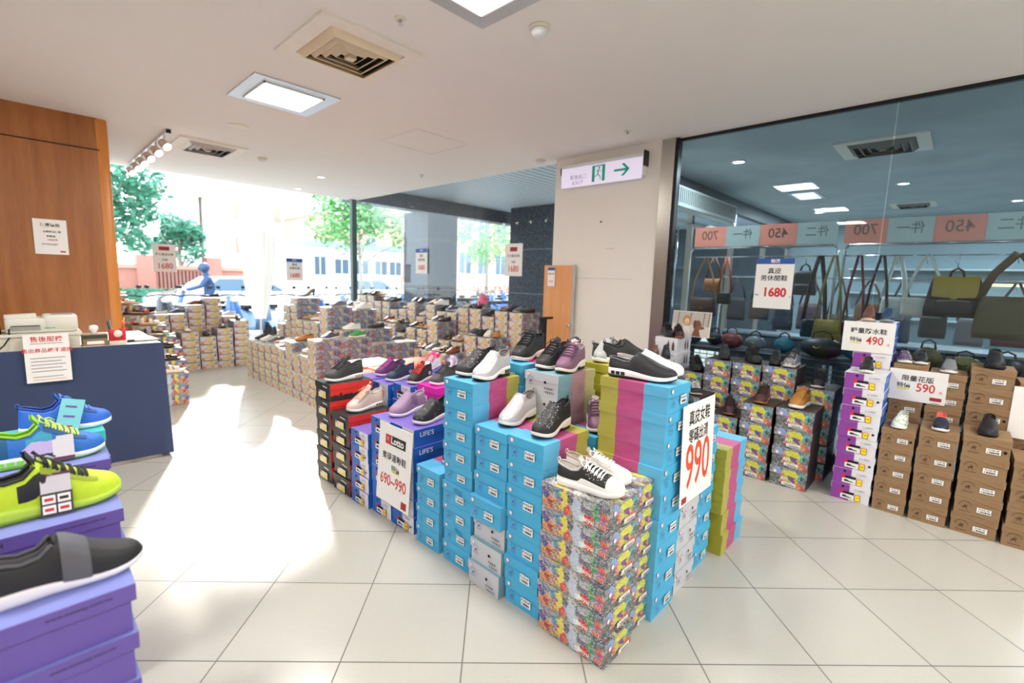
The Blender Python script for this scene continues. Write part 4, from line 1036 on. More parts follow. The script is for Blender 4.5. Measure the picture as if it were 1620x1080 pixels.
K_ = {
 'canvas_black': dict(up='#262826', sole='#F3F3EF', toe='#F1F1EE', lining='#D8D4CE', lace='#F4F4F2', hs=.03, ts=.028, collar=.062, tongue=.082, open_=.40, sparkle=True),
 'canvas_white': dict(up='#EDE6DC', sole='#F1EFEA', toe='#F1F1EE', lining='#CDBEAE', lace='#F4F4F2', hs=.03, ts=.028, collar=.062, tongue=.082, open_=.40),
 'wedge_black': dict(up='#1F1F22', sole='#E6DFD6', lining='#2A2A2E', sparkle=True, **WEDGE),
 'wedge_silver': dict(pattern=silver, up='#DDDCDD', sole='#E9E6E2', lining='#8C8884', cutline='#B2AFB2', **WEDGE),
 'wedge_silver_air': dict(pattern=silver, up='#DDDCDD', sole='#ECEAE6', lining='#8C8884', cutline='#B2AFB2', air=True, **WEDGE),
 'mule_black': dict(up='#232426', sole='#F0EFEC', lining='#6E7072', hs=.04, ts=.024, collar=.045, tongue=.085, open_=.38, air=True, tab=False, out='#2A2A2C'),
 'mule_white': dict(up='#EDEBE6', sole='#EFEDE8', lining='#C9C4BC', hs=.04, ts=.024, collar=.045, tongue=.085, open_=.38, tab=False),
 'mauve': dict(up='#7C5670', sole='#E4D9CC', lining='#C9B6B8', lace='#6E4866', **WEDGE),
 'black_glitter': dict(pattern=speckle('glitter_black', '#1C1C20', '#8A8D95', .66, 220), up='#1C1C20', sole='#E4DED6', lace='#151517', lining='#2A2A2C', **WEDGE),
 'knit_black': dict(up='#1D1E20', sole='#E8C9C2', lace='#191919', lining='#1D1E20', hs=.044, ts=.022, out='#E9E6E2', arch=True),
 'run_black': dict(up='#222427', sole='#ECECEA', lace='#1A1A1C', lining='#34363A', hs=.034, ts=.02, accent='#34363A'),
 'grey_white': dict(up='#A9ACAE', sole='#F0EDE6', lining='#8C8F92', hs=.036, ts=.024),
 'black_flat': dict(up='#202123', sole='#E8E6E1', lining='#3A3A3E', hs=.034, ts=.024),
 'leopard': dict(pattern=speckle('leopard_print', '#E4E4E6', '#202024', .54, 60), up='#DDDDDD', sole='#EDEDED', lining='#1E1E20', lace='#202022', hs=.034, ts=.024),
 'charcoal': dict(up='#3A3D3D', sole='#F0EFEC', lace='#2A2B2B', lining='#3A3D3D', air='#B98A78', hs=.036, ts=.022),
 'beige': dict(up='#D9C4BC', sole='#F2EFEA', lace='#EFC2AA', lining='#E4D6CE', air='#6E4A44', hs=.036, ts=.022),
 'mauve_run': dict(up='#9C7F9E', sole='#EDE6EA', lining='#BFA6C0', accent='#84688C', hs=.036, ts=.022),
 'black_marl': dict(pattern=speckle('marl_black', '#2C2D30', '#55585C', .6, 30), up='#2C2D30', sole='#EDE6E6', lining='#1F1F22', hs=.036, ts=.022),
 'navy': dict(up='#2C3350', sole='#E6E2EE', lace='#222741', lining='#39406A', logo='#C9A6D6', hs=.036, ts=.022),
 'plum': dict(up='#6A2F6E', sole='#EFE3EA', lace='#C04E9A', lining='#4A2450', logo='#C9A6D6', hs=.034, ts=.022),
 'redlace': dict(up='#2A2426', sole='#E9D9DA', lace='#F0402E', lining='#2A2426', logo='#F2F2F2', hs=.034, ts=.022),
 'grey_char': dict(up='#4C4A4E', sole='#EFE4E6', lining='#3C3A3E', lace='#3A383C', hs=.034, ts=.022),
 'white_pink': dict(up='#F0ECEE', sole='#F2F0F0', lace='#FF3D86', lining='#F2418C', hs=.034, ts=.022),
 'lilac_white': dict(up='#EAE3EE', sole='#F2F0F0', lace='#CDB8DC', lining='#D9C8E6', logo='#C7A6D8', hs=.034, ts=.022),
 'blush': dict(up='#E9BFBB', sole='#F2E4E2', lace='#F0CFC6', lining='#E2AFA9', hs=.034, ts=.022),
 'navy_pink': dict(up='#2E2A40', sole='#EADDE6', lace='#EE3E86', lining='#EE3E86', hs=.034, ts=.022),
 'lime': dict(up='#C5E22C', sole='#B9D84A', lace='#2A2A2C', lining='#1F2228', heelm='#1E2126', accent='#1E2126', out='#9CC23A', hs=.036, ts=.022),
 'blue_lime': dict(up='#2A6FC4', sole='#DDE6E2', lace='#C9E86A', lining='#A4E23A', heelm='#1D5E8E', out='#8BD84E', toe=None, accent='#3E9FC0', hs=.036, ts=.022, air='#8BE04E'),
 'plain_blue': dict(up='#2E6BD0', sole='#E8ECF2', lining='#2A58B8', lace='#5C93E4', hs=.034, ts=.022),
 'slip_black': dict(up='#1B1B20', sole='#E4E2EA', lining='#55555C', strap='band', hs=.034, ts=.018, collar=.075, tongue=.10, toe=None),
 'clog_floral': dict(pattern=speckle('floral_print', '#E9EEE4', '#3F8A4C', .60, 55, '#CFE0D2'), up='#E9EEE4', sole='#F0EFEA', lining='#D9DED4', tab=False, hs=.03, ts=.024, tongue=.085),
 'clog_coral': dict(up='#20253C', sole='#F0EEE9', lining='#F07A6A', cutline='#F07A6A', tab=False, hs=.03, ts=.024, tongue=.085, open_=.5),
 'clog_black': dict(up='#17171A', sole='#17171A', lining='#222226', tab=False, hs=.028, ts=.022, tongue=.088),
 'clog_grey': dict(up='#77797C', sole='#E7E4DC', lining='#4A4A4E', tab=False, hs=.03, ts=.024, tongue=.085),
 'clog_print': dict(pattern=speckle('dots_print', '#57455E', '#B7A6B4', .58, 70), up='#57455E', sole='#EFEDE8', lining='#222226', tab=False, hs=.03, ts=.024, tongue=.085),
 'clog_night': dict(up='#1D2025', sole='#E7E6E1', lining='#2A2A2E', tab=False, hs=.03, ts=.024, tongue=.088),
 'brown_shoe': dict(up='#6A4238', sole='#DCC3A4', lining='#3A2622', tab=False, hs=.03, ts=.024),
 'blue_shoe': dict(up='#26415E', sole='#8C9196', lining='#1E2C40', tab=False, hs=.03, ts=.024),
 'boot_brown': dict(up='#4A2C24', sole='#A66A42', lining='#33201B', lace='#33201B', hs=.03, ts=.02, collar=.10, tongue=.115),
 'loafer_brown': dict(up='#40272A', sole='#8C5E4A', lining='#2C1B1C', lace='#2C1B1C', hs=.028, ts=.018),
 'tan': dict(up='#B07A38', sole='#F1EEE8', lining='#8C5C28', lace='#C08A48', hs=.036, ts=.028),
 'boot_black': dict(up='#161617', sole='#161617', lining='#222222', hs=.032, ts=.022, collar=.105, tongue=.12, tab=True),
 'oxford_black': dict(up='#18181A', sole='#101011', lining='#222222', lace='#101012', hs=.03, ts=.02),
 'sneaker_black': dict(up='#1C1D1F', sole='#CFC6BA', lining='#222222', lace='#18181A', hs=.03, ts=.022),
 'grey_stripe': dict(pattern=speckle('striped_knit', '#6C6E72', '#B9BBBE', .55, 80), up='#6C6E72', sole='#DAD3C8', lining='#3A3A3E', lace='#2A2A2C', hs=.032, ts=.024),
 'loafer_laced': dict(up='#17181A', sole='#B9B2A8', lining='#3A3A3E', lace='#D8D8D8', hs=.028, ts=.018, collar=.06, tongue=.075),
 'flat_tan': dict(style='flat', up='#B98E6A', sole='#6B4E3A', lining='#E2CBB0', hs=.016, ts=.01, collar=.052, open_=.66, pointy=True),
 'flat_cream': dict(style='flat', up='#E2D6C4', sole='#A98E72', lining='#E9E0D2', hs=.016, ts=.01, collar=.052, open_=.66, pointy=True),
 'flat_black': dict(style='flat', up='#26262A', sole='#17171A', lining='#6A5E54', hs=.018, ts=.01, collar=.055, open_=.64, pointy=True),
 'loafer_tan': dict(up='#B5783E', sole='#3A2A20', lining='#7E5430', hs=.02, ts=.012, collar=.062, tongue=.075, pointy=True, tab=False),
 'loafer_red': dict(up='#8A4438', sole='#33201B', lining='#5A2C26', hs=.02, ts=.012, collar=.062, tongue=.075, pointy=True, tab=False),
 'loafer_blk': dict(up='#23252A', sole='#1A1A1C', lining='#3E3E44', hs=.02, ts=.012, collar=.062, tongue=.075, pointy=True, tab=False),
 'loafer_grey': dict(up='#6A6A72', sole='#C9C2B6', lining='#46464E', hs=.022, ts=.014, collar=.062, tongue=.075, tab=False),
 'slip_white': dict(up='#E6E3DC', sole='#EDEBE6', lining='#C9C2B6', hs=.026, ts=.02, collar=.06, tongue=.075, tab=False),
 'slip_green': dict(up='#3E9A4E', sole='#EDE9DE', lining='#D9C9A0', hs=.026, ts=.02, collar=.06, tongue=.075, tab=False),
 'slip_navy': dict(up='#4A4C60', sole='#E7E3DC', lining='#D2BFAE', hs=.026, ts=.02, collar=.06, tongue=.075, tab=False),
 'pump': dict(style='flat', up='#6E665E', sole='#54483E', lining='#C9B79E', hs=.008, ts=.008, collar=.05, open_=.66, pointy=True, heel=.075),
 'heel_black': dict(style='flat', up='#202024', sole='#202024', lining='#3E3E44', hs=.008, ts=.008, collar=.05, open_=.66, pointy=True, heel=.06),
 'sandal_black': dict(style='sandal', up='#26221F', sole='#33291F', lining='#C9AE8A', hs=.026, ts=.018),
 'sandal_tan': dict(style='sandal', up='#C08A5A', sole='#8C6A48', lining='#DCC6A2', hs=.03, ts=.02),
 'sandal_white': dict(style='sandal', up='#E9E6DF', sole='#B99E7A', lining='#E2D2B4', hs=.034, ts=.022),
 'sandal_green': dict(style='sandal', up='#8FBFA6', sole='#8C7A5A', lining='#DCC6A2', hs=.03, ts=.02, strap='slide'),
 'sandal_red': dict(style='sandal', up='#C0392F', sole='#5A3A2C', lining='#D9B48C', hs=.03, ts=.02, strap='slide'),
 'sandal_chunky': dict(style='sandal', up='#E2D8C8', sole='#E9E2D4', lining='#D9C3A0', hs=.05, ts=.035),
}
def put(key, stk, deg, label, du=0, dv=0, sc=1.0, group=None, **k):
    return shoe(key, on(stk, du, dv), deg, label, group, sc=sc, **K_[key])
# island
put('canvas_black', 'K', -78, 'black canvas sneaker with white toe cap and beads, foremost on the island corner', -.035, -.02, 1.05)
put('canvas_white', 'K', -72, 'cream canvas sneaker with white toe cap beside the black beaded one', .085, .02, 1.05)
put('wedge_black', 'A', 188, 'black wedge slip-on with sparkles, alone on the low blue stack', .0, -.01, 1.02)
put('wedge_silver', 'B', 190, 'silver wedge slip-on alone on the blue stack next to the black sparkling one', .02, .0, 1.02)
put('wedge_silver_air', 'C', 190, 'silver wedge slip-on with heel windows on the tall blue stack', .01, -.06, 1.02)
put('wedge_black', 'C', 184, 'black sparkling wedge slip-on half behind the silver one on the tall blue stack', .01, .062, 1.02)
put('mule_black', 'L', -76, 'black slip-on mule with air heel on the tallest front stack', -.035, .0, 1.12)
put('mule_white', 'L', -62, 'white slip-on mule behind the black one on the tallest front stack', .10, .03, 1.12)
put('mauve', 'P', 192, 'mauve laced wedge sneaker in front on the grey dotted box', .01, -.055, 1.0)
put('black_glitter', 'P', 184, 'black glitter laced wedge sneaker beside the mauve one', .0, .062, 1.0)
put('knit_black', 'Q', 192, 'black knit wedge sneaker with pale rose sole on an inner blue box', .03, .02, 1.12)
put('mauve', 'S', 220, 'lone mauve laced sneaker down between the stacks', -.03, .0, .95)
put('leopard', 'P', 200, 'black and white leopard-print sneaker behind the mauve one', .25, .10, .95)
put('run_black', 'R2', -60, 'black running sneaker with white sole before the white wall', -.02, .0, 1.1)
put('grey_white', 'R1', 195, 'light grey sneaker with thick white sole on the yellow-ended box', -.02, .065, 1.0)
put('black_flat', 'R1', -30, 'black flat sneaker with white sole beside the light grey one', .02, -.05, 1.05)
put('black_flat', 'M', -84, 'black sneaker with white sole peeking over the 990 price sheet', .02, .0, .95)
put('sneaker_black', 'N', -84, 'black laced sneaker just past the 990 price sheet', .02, -.02, .9)
put('run_black', 'D', 190, 'black sneaker with white sole on the lowest blue stack', .06, .0, .95)
put('mauve_run', 'F', 192, 'mauve slip-on runner on the white boxes above the price sheet', .03, .0, 1.08)
put('black_marl', 'E', 190, 'black marled slip-on runner beside the mauve runner', .04, -.01, 1.08)
put('charcoal', 'I', 186, 'charcoal laced sneaker with amber heel window on the taller red stack', .0, .0, 1.12)
put('beige', 'H', 190, 'beige laced sneaker with dark heel window on the shorter red stack', .02, .0, 1.08)
put('run_black', 'G', 190, 'small black sneaker tucked low behind the price sheet', .07, -.01, .85)
put('navy', 'T', 186, 'navy sneaker with lilac emblem on the white sport box', .02, .0, 1.0)
put('plum', 'T2', 186, 'plum sneaker with pink laces behind the navy one', .04, -.04, 1.0)
put('redlace', 'U', 200, 'black sneaker with bright red laces', .0, .0, 1.0)
put('grey_char', 'V', 186, 'charcoal sneaker on the hot magenta box', .0, .0, 1.0)
put('white_pink', 'W', 205, 'white sneaker with hot pink collar behind the navy one', -.04, .0, .95)
put('lilac_white', 'W2', 215, 'white sneaker with pale lilac emblem', -.04, .0, .95)
put('blush', 'W3', 195, 'blush pink sneaker behind the charcoal one', -.06, .0, .95)
put('navy_pink', 'W4', 200, 'navy sneaker with hot pink collar deepest in the sport rows', .0, .05, .95)
put('plum', 'W4', 190, 'plum sneaker behind the blush pink one', .0, -.06, .9)
# camera-side lavender boxes (toes to +X)
shoe('slip_black', (.03, 1.325, .902), 3, 'black slip-on sneaker with wide grey elastic band, nearest of all shoes', sc=.92, **K_['slip_black'])
shoe('lime', (.02, 1.775, .902), 4, 'lime yellow running shoe with black heel and card tag', sc=1.10, **K_['lime'])
shoe('blue_lime', (.04, 2.25, .902), 3, 'blue running shoe with lime collar and folded card tag', sc=1.04, **K_['blue_lime'])
shoe('plain_blue', (.11, 2.64, .902), 3, 'plain blue runner with white sole by the navy cloth', sc=.98, **K_['plain_blue'])
# partition side (toes to -X)
put('clog_floral', 'c1', 176, 'white clog with green floral print', -.03, 0, .85)
put('clog_coral', 'c2', 182, 'navy clog with coral collar', -.03, 0, .85)
put('clog_black', 'c3', 178, 'plain black ribbed clog on the low brown stack', -.02, 0, .95)
put('clog_print', 'd1', 190, 'dotted purple clog above the 590 card', -.04, .05, .85)
put('clog_night', 'd1', 182, 'black clog beside the dotted purple one', -.03, -.05, .8)
put('clog_grey', 'd2', 180, 'grey clog with cream sole above the 590 card', -.03, .0, .9)
put('clog_black', 'd3', 180, 'plain black clog on the tall brown back stack', -.03, 0, 1.05)
put('clog_night', 'pt', 184, 'black clog with white sole on the front purple tower', -.04, .01, .88)
put('brown_shoe', 'pb', 184, 'brown shoe above the 490 card', -.04, .06, .85)
put('blue_shoe', 'pb', 180, 'dark blue shoe above the 490 card', -.04, -.06, .85)
put('tan', 'r1', 172, 'tan leather shoe with thick white sole', -.02, 0, 1.0)
put('boot_brown', 'r2', 184, 'dark brown ankle shoe with leather sole', -.02, 0, .95)
put('loafer_brown', 'r3', 200, 'oxblood brown laced shoe on the shortest painted stack', -.02, 0, 1.0)
put('loafer_laced', 'r4', 215, 'black loafer with white lacing beside the island', .0, 0, 1.0)
put('sneaker_black', 'q0', 184, 'black sneaker with pale sole near the purple tower', -.04, 0, .95)
put('grey_stripe', 'q1', 176, 'striped grey knit sneaker with dark laces', -.04, -.06, .95)
put('boot_black', 'q1', 192, 'black slip-on boot with pale edge beside the striped grey sneaker', -.04, .07, .9)
put('oxford_black', 'q2', 215, 'black oxford shoe turned sideways', -.03, 0, .95)
put('boot_black', 'q3', 205, 'plain black ankle boot turned sideways', -.03, 0, .95)
put('oxford_black', 'q4', 215, 'low black laced shoe near the photo boxes', -.03, 0, .95)
put('oxford_black', 'ph', 225, 'black laced shoe before the framed photograph', -.05, .05, .9)
put('loafer_brown', 'ph', 215, 'brown laced shoe before the framed photograph', -.05, -.07, .9)
put('brown_shoe', 'ph2', 205, 'brown ankle shoe on the lower white printed box', .0, .05, .9)
put('boot_black', 'ph2', 205, 'black ankle boot on the lower white printed box', .0, -.07, .85)
# middle block
for key, stk, deg, lab, du, dv in (
    ('slip_navy', 'ma0', 200, 'slate blue slip-on with cream sole at the block corner', .05, .0), ('slip_green', 'ma1', 200, 'green slip-on with cream sole', .05, .0),
    ('loafer_tan', 'mb2', 185, 'tan brown loafer on the aisle edge of the middle block', .03, .0), ('slip_white', 'mb1', 190, 'cream slip-on nearest the aisle corner of the middle block', .03, .0),
    ('flat_cream', 'mb0', 190, 'cream pointed flat on the aisle edge', .03, .0), ('flat_cream', 'mb3', 190, 'cream pointed flat behind the tan loafer', .03, .0), ('slip_white', 'mb4', 190, 'white slip-on in the middle of the aisle edge', .03, .0),
    ('flat_tan', 'mb5', 190, 'tan pointed flat far down the aisle edge', .03, .0), ('loafer_grey', 'mb6', 190, 'grey loafer far down the aisle edge', .03, .0), ('slip_white', 'mb7', 190, 'white slip-on at the far end of the aisle edge', .03, .0), ('loafer_blk', 'mb8', 190, 'black loafer ending the aisle edge', .03, .0),
    ('loafer_grey', 'mc0', 195, 'grey-beige loafer high on the middle block', .03, .0), ('slip_white', 'mc1', 195, 'white slip-on behind the grey-beige loafer', .03, .0), ('flat_tan', 'mc2', 195, 'orange-tan flat behind the slate slip-on', .0, .0), ('flat_cream', 'mc3', 190, 'cream flat in the heart of the middle block', 0, 0),
    ('flat_tan', 'mc4', 190, 'orange-tan flat under the high heel tower', 0, 0), ('pump', 'mc5', 185, 'taupe high-heeled pump on top of the tower', .02, .0), ('loafer_red', 'mc6', 190, 'reddish loafer behind the tower', 0, 0), ('flat_black', 'mc7', 190, 'black flat at the far end of the block', 0, 0),
    ('slip_white', 'mc8', 190, 'white loafer beside the black mule pair', .0, .0), ('flat_black', 'mc9', 190, 'black and white flat in the second tier', 0, 0)):
    put(key, stk, deg, lab, du, dv, .95)
# a knocked-out dark lid between the block and the window rows
q = MB(); q.box((-.15, -.09, 0), (.15, .09, .004), mat('dark_lid_card', '#2B2722', .5)); q.box((-.15, -.09, 0), (.15, -.086, .05), mat('dark_lid_card', '#2B2722', .5)); q.box((-.15, -.09, 0), (-.146, .09, .05), mat('dark_lid_card', '#2B2722', .5))
q.box((-.146, -.086, .004), (.15, .09, .006), mat('lid_inner_card', '#9A8262', .7))
o = q.build('box_lid', None, (3.05, 4.98, .0)); tag(o, 'loose dark box lid lying near the middle block', 'box lid')
# window rows
WK = ['loafer_blk', 'loafer_tan', 'loafer_grey', 'loafer_red', 'flat_tan', 'flat_black', 'slip_white', 'sandal_tan', 'loafer_blk', 'sandal_black', 'flat_cream', 'slip_navy']
WN = {'loafer_blk': 'black loafer', 'loafer_tan': 'tan loafer', 'loafer_grey': 'grey loafer', 'loafer_red': 'reddish brown loafer', 'flat_tan': 'tan pointed flat', 'flat_black': 'black pointed flat', 'slip_white': 'white slip-on', 'sandal_tan': 'tan sandal', 'sandal_black': 'black strappy sandal', 'flat_cream': 'cream pointed flat', 'slip_navy': 'slate slip-on'}
OR2 = ORD + ['thirteenth', 'fourteenth', 'fifteenth', 'sixteenth', 'seventeenth', 'eighteenth', 'nineteenth']
for row, cnt, rn in (('wa', 19, 'the window row'), ('wb', 14, 'the second window row'), ('wc', 9, 'the low third window row')):
    for j in range(cnt):
        key = WK[(j*5 + {'wa': 2, 'wb': 6, 'wc': 9}[row]) % len(WK)]
        if row == 'wa' and j in (5, 11, 17): continue
        pos = 'on the stack nearest the white wall' if j == 0 else '%s from the white wall' % OR2[j]
        key2 = WK[(j*7 + {'wa': 5, 'wb': 1, 'wc': 3}[row]) % len(WK)]
        if key2 == key: key2 = WK[(WK.index(key)+1) % len(WK)]
        an = 185+rc.uniform(-12, 25)
        shoe('w'+key, on('%s%d' % (row, j), -.02, .06), an, '%s %s in %s' % (WN[key], pos, rn), 'shoes on the window rows', sc=.92, **K_[key])
        if key2 != key and WN[key2] != WN[key]: shoe('w'+key2, on('%s%d' % (row, j), .0, -.06), an+rc.uniform(-8, 8), '%s %s in %s' % (WN[key2], pos, rn), 'shoes on the window rows', sc=.92, **K_[key2])
# far window and sandal steps
for j, key in enumerate(['loafer_blk', 'sandal_black', 'flat_black', 'flat_cream', 'sandal_tan', 'loafer_blk']):
    put(key, 'fa%d' % j, -95, '%s in the far front row, %s from the aisle end' % (WN[key], OR2[j] if j else 'first'), 0, -.02, .9)
for j, key in enumerate(['slip_white', 'flat_black', 'loafer_red', 'slip_navy', 'flat_cream', 'sandal_tan']):
    put(key, 'fb%d' % j, 190, '%s in the far back row, %s from the aisle end' % (WN[key], OR2[j] if j else 'first'), 0, 0, .85)
SN = {'sandal_chunky': 'chunky cream sandal', 'sandal_black': 'black strappy sandal', 'sandal_green': 'mint slide sandal', 'sandal_red': 'red slide sandal', 'sandal_tan': 'tan strappy sandal', 'sandal_white': 'white strappy sandal'}
for j, (k1, k2) in enumerate((('sandal_chunky', 'sandal_tan'), ('sandal_black', 'sandal_white'), ('sandal_black', 'sandal_tan'), ('sandal_green', 'sandal_black'), ('sandal_white', 'sandal_red'), ('sandal_red', 'sandal_black'), ('sandal_white', 'sandal_tan'), ('sandal_chunky', 'sandal_tan'))):
    put(k1, 's%d' % j, 4, '%s on %s of the sandal stairs' % (SN[k1], STEPW[j]), .03, -.055, .95)
    put(k2, 's%d' % j, 4, '%s further in on %s of the sandal stairs' % (SN[k2], STEPW[j]), -.02, .055, .9)

# card tags on the two bright runners
t = thing('price_tag', 'folded white card tag with printed shoe pictures on the lime shoe', 'tag', (.035, 1.712, .905), R(-6))
q = MB(); A = Matrix.Translation((0, 0, .0)) @ Matrix.Rotation(R(-12), 4, 'X')
q.box((-.032, -.001, .0), (.032, .001, .062), mat('tag_dark_print', '#33302F', .5), A)
for (x, z) in ((-.015, .045), (.015, .045), (-.015, .018), (.015, .018)): q.box((x-.013, -.0018, z-.011), (x+.013, -.001, z+.011), m_paper, A); q.box((x-.009, -.0024, z-.004), (x+.009, -.0018, z+.004), m_red if x < 0 or z < .03 else m_ink, A)
q.build('printed_half', t); q = MB(); q.box((-.030, -.001, .062), (.030, .001, .115), mat('tag_grey_side', '#D2CFD6', .5), A); q.box((-.030, -.0014, .108), (.030, .0012, .115), mat('tag_purple_edge', '#5A2A50', .5), A); q.build('plain_half', t)
t = thing('price_tag', 'white tent-folded card tag hanging on the blue and lime shoe', 'tag', (.07, 2.19, .91), R(-4))
q = MB(); A = Matrix.Rotation(R(-14), 4, 'X'); q.box((-.022, -.001, .0), (.032, .001, .085), mat('tag_grey_side', '#D2CFD6', .5), A); q.box((-.022, -.0014, .0), (.032, -.001, .012), mat('tag_purple_edge', '#5A2A50', .5), A); q.build('front_flap', t)
q = MB(); q.box((-.095, -.001, .03), (-.022, .001, .075), mat('tag_lilac_side', '#B7A9DA', .5), A); q.build('side_flap', t)
t = thing('price_tag', 'translucent turquoise card tag with shoe pictures on the plain blue shoe', 'tag', (.10, 2.575, .905), R(-4))
q = MB(); A = Matrix.Rotation(R(-10), 4, 'X') @ Matrix.Rotation(R(14), 4, 'Y'); q.box((-.036, -.001, .0), (.036, .001, .135), mat('tag_turquoise', '#7CCAD2', .4), A)
for z in (.02, .06, .10): q.box((-.02, -.0018, z), (.015, -.001, z+.008), m_redpen if z < .05 else m_logo, A)
q.build('card', t)

# ================================================================ price signs
def sheet(name, label, loc, w_, h_, face, lines, tilt=0, group=None, cat='price sign', header=None, th=.003, marks=None):
    """card with printed lines: (text, size, u, v, material, sx); u, v from the centre"""
    t = thing(name, label, cat, loc, 0, group)
    X = Matrix.Rotation(R(tilt), 4, 'Y' if face in ('x-', 'x+') else 'X') if tilt else Matrix.Identity(4)
    F = face_m(face, 0, 0, 0); G = X @ F
    q = MB(); q.box((-w_/2, -h_/2, -th), (w_/2, h_/2, 0), m_paper, G); q.build('card', t)
    q = MB()
    if header: q.box((-w_/2, h_/2-header[0], 0), (w_/2, h_/2, .0008), header[1], G)
    for (tx, sz, u, v, mt, *o) in lines:
        q.text(tx, sz, G @ Matrix.Translation((u, v, .0012)), mt, sx=o[0] if o else 1.0, weight=o[1] if len(o) > 1 else .012)
    for (u0, v0, u1, v1, mt) in (marks or []): q.box((u0, v0, .0002), (u1, v1, .0010), mt, G)
    if q.v: q.build('lettering', t)
    return t
m_blueh = mat('blue_header', '#2455A8', .5); m_grl = mat('small_print_grey', '#8A868A', .7); m_yhl = mat('yellow_marker', '#F2E86A', .7); m_darkred = mat('dark_red_stamp', '#A22B34', .6)
sheet('price_sign', 'tall white sheet with huge orange 990 on the island front', (2.268, .848, .775), .385, .49, 'y-',
      [('真皮女鞋', .078, .0, .170, m_ink, .82), ('零碼出清', .074, -.005, .080, m_ink, .80), ('990', .31, .0, -.075, m_orange, .64, .008)], tilt=-2, marks=[(-.175, -.235, -.12, -.205, m_darkred)])
sheet('price_sign', 'white sheet priced 690 to 990 with red and black sport logo', (1.535, 2.42, .405), .36, .50, 'x-',
      [('Lotto', .062, .025, .155, m_stick, 1.0, .03), ('樂得運動鞋', .052, .0, .045, m_ink), ('特價', .045, .02, -.02, m_ink), ('690~990', .098, .0, -.105, m_red, .82)], tilt=4,
      marks=[(-.05, .125, .115, .185, m_ink), (-.105, .125, -.05, .185, m_red), (-.088, .148, -.068, .168, m_stick), (.10, -.235, .155, -.19, m_darkred), (-.01, -.045, .05, -.032, m_yhl)])
sheet('price_sign', 'white card priced 490 on the purple towers', (4.548, .476, 1.215), .325, .235, 'x-',
      [('輕量防水鞋', .046, .0, .045, m_ink), ('特價', .040, -.075, -.025, m_ink), ('490', .088, .045, -.028, m_red, .82), ('元', .02, .13, -.05, m_red)], tilt=-2, marks=[(-.11, -.055, -.04, -.045, m_yhl)])
sheet('price_sign', 'white card priced 590 on the brown boxes', (4.548, .150, .885), .33, .235, 'x-',
      [('限量花版', .046, .0, .05, m_ink), ('特價', .040, -.075, -.005, m_ink), ('590', .088, .05, -.012, m_red, .82), ('元', .02, .135, -.03, m_red)], tilt=-2, marks=[(-.11, -.035, -.04, -.025, m_yhl), (.08, -.095, .145, -.07, m_darkred)])
sheet('price_sign', 'white card cut by the edge of the photo on the brown boxes', (4.548, -.505, .80), .33, .35, 'x-', [])
sheet('price_sign', 'blue-headed 1680 poster on the bag shop glass', (4.945, 1.285, 1.612), .325, .47, 'x-',
      [('皓淇', .036, .0, .208, m_stick, 1.1, .03), ('真皮', .058, .0, .115, m_ink), ('男休閒鞋', .058, .0, .048, m_ink, 1.0), ('1680', .115, .015, -.085, m_red, .88, .035), ('特價', .018, -.135, -.11, m_ink), ('元', .016, .15, -.12, m_ink)], header=(.052, m_blueh))
GR = 'posters hung on the street windows'
hd = (.06, m_blueh)
def poster(label, loc, w_, h_, face, blue):
    if blue: sheet('price_sign', label, loc, w_, h_, face, [('皓淇', .036, 0, h_/2-.035, m_stick), ('真皮', .05, 0, .09, m_ink), ('休閒女鞋', .05, 0, .02, m_ink), ('1680', .115, 0, -.115, m_red, .9, .02)], group=GR, header=(.07, m_blueh))
    else: sheet('price_sign', label, loc, w_, h_, face, [('手工真皮女鞋', .04, 0, .055, m_ink), ('元起', .04, 0, -.03, m_ink), ('1680', .125, 0, -.13, m_red, .85, .01)], group=GR, marks=[(-.07, .12, .07, .18, m_darkred)])
poster('white 1680 poster with red stamp on the window nearest the white wall', (4.945, 4.68, 1.85), .34, .46, 'x-', False)
poster('narrow blue-headed 1680 poster before the first granite column', (4.945, 6.90, 1.84), .34, .43, 'x-', True)
poster('white 1680 poster with red stamp on the far window near the timber wall', (1.69, 9.29, 1.74), .31, .44, 'y-', False)
poster('blue-headed 1680 poster on the far window near the corner post', (3.725, 9.29, 1.63), .31, .42, 'y-', True)
sheet('notice', 'white notice with faint printed lines taped to the timber wall', (.29, 6.688, 1.855), .245, .345, 'y-',
      [('優惠價格', .036, 0, .115, m_ink), ('全館商品優惠', .022, .01, .05, m_ink), ('單筆滿', .022, 0, .005, m_ink), ('1000元', .026, .01, -.03, m_redpen), ('即可參加抽獎', .020, -.01, -.075, m_grl)], cat='notice', marks=[(.06, -.15, .10, -.135, m_darkred), (-.06, .09, .06, .094, m_yhl)])

# ================================================================ counter with navy cloth
t = thing('counter', 'long counter with white top draped in navy cloth', 'counter', (-1.0, 5.2, 0))
q = MB(); q.box((-1.9, -.44, 0), (1.76, .5, .935), m_white); q.build('body', t)
q = MB(); q.rbox((-1.95, -.46, .935), (1.81, .56, .968), .02, m_trimw); q.build('counter_top', t)
q = MB(); m_navy = mat('navy_cloth', '#3A4768', .95, var=.18, scale=160, bump=.001)
rr = random.Random(9); rows = []
fn_ = lambda u, z: .012*math.sin(u*9+.6*z)*(1-z*.6) + .007*math.sin(u*23+1)*(1-z*.5)
path = [(-2.9+i*.0495, 4.725) for i in range(75)]; path = [(x, y) for x, y in path if x < .79] + [(.80, 4.725), (.815, 4.74), (.818, 4.8), (.82, 4.9), (.82, 5.1), (.82, 5.3), (.82, 5.5)]
for k in range(12):
    z = .972 - k*.0855; f = 1-z
    rows.append([(x + (.02*f if x > .78 else 0), y - (fn_(x, z)*f*1.2 + .012*f if y < 4.76 else 0), max(z, .012)) for x, y in path])
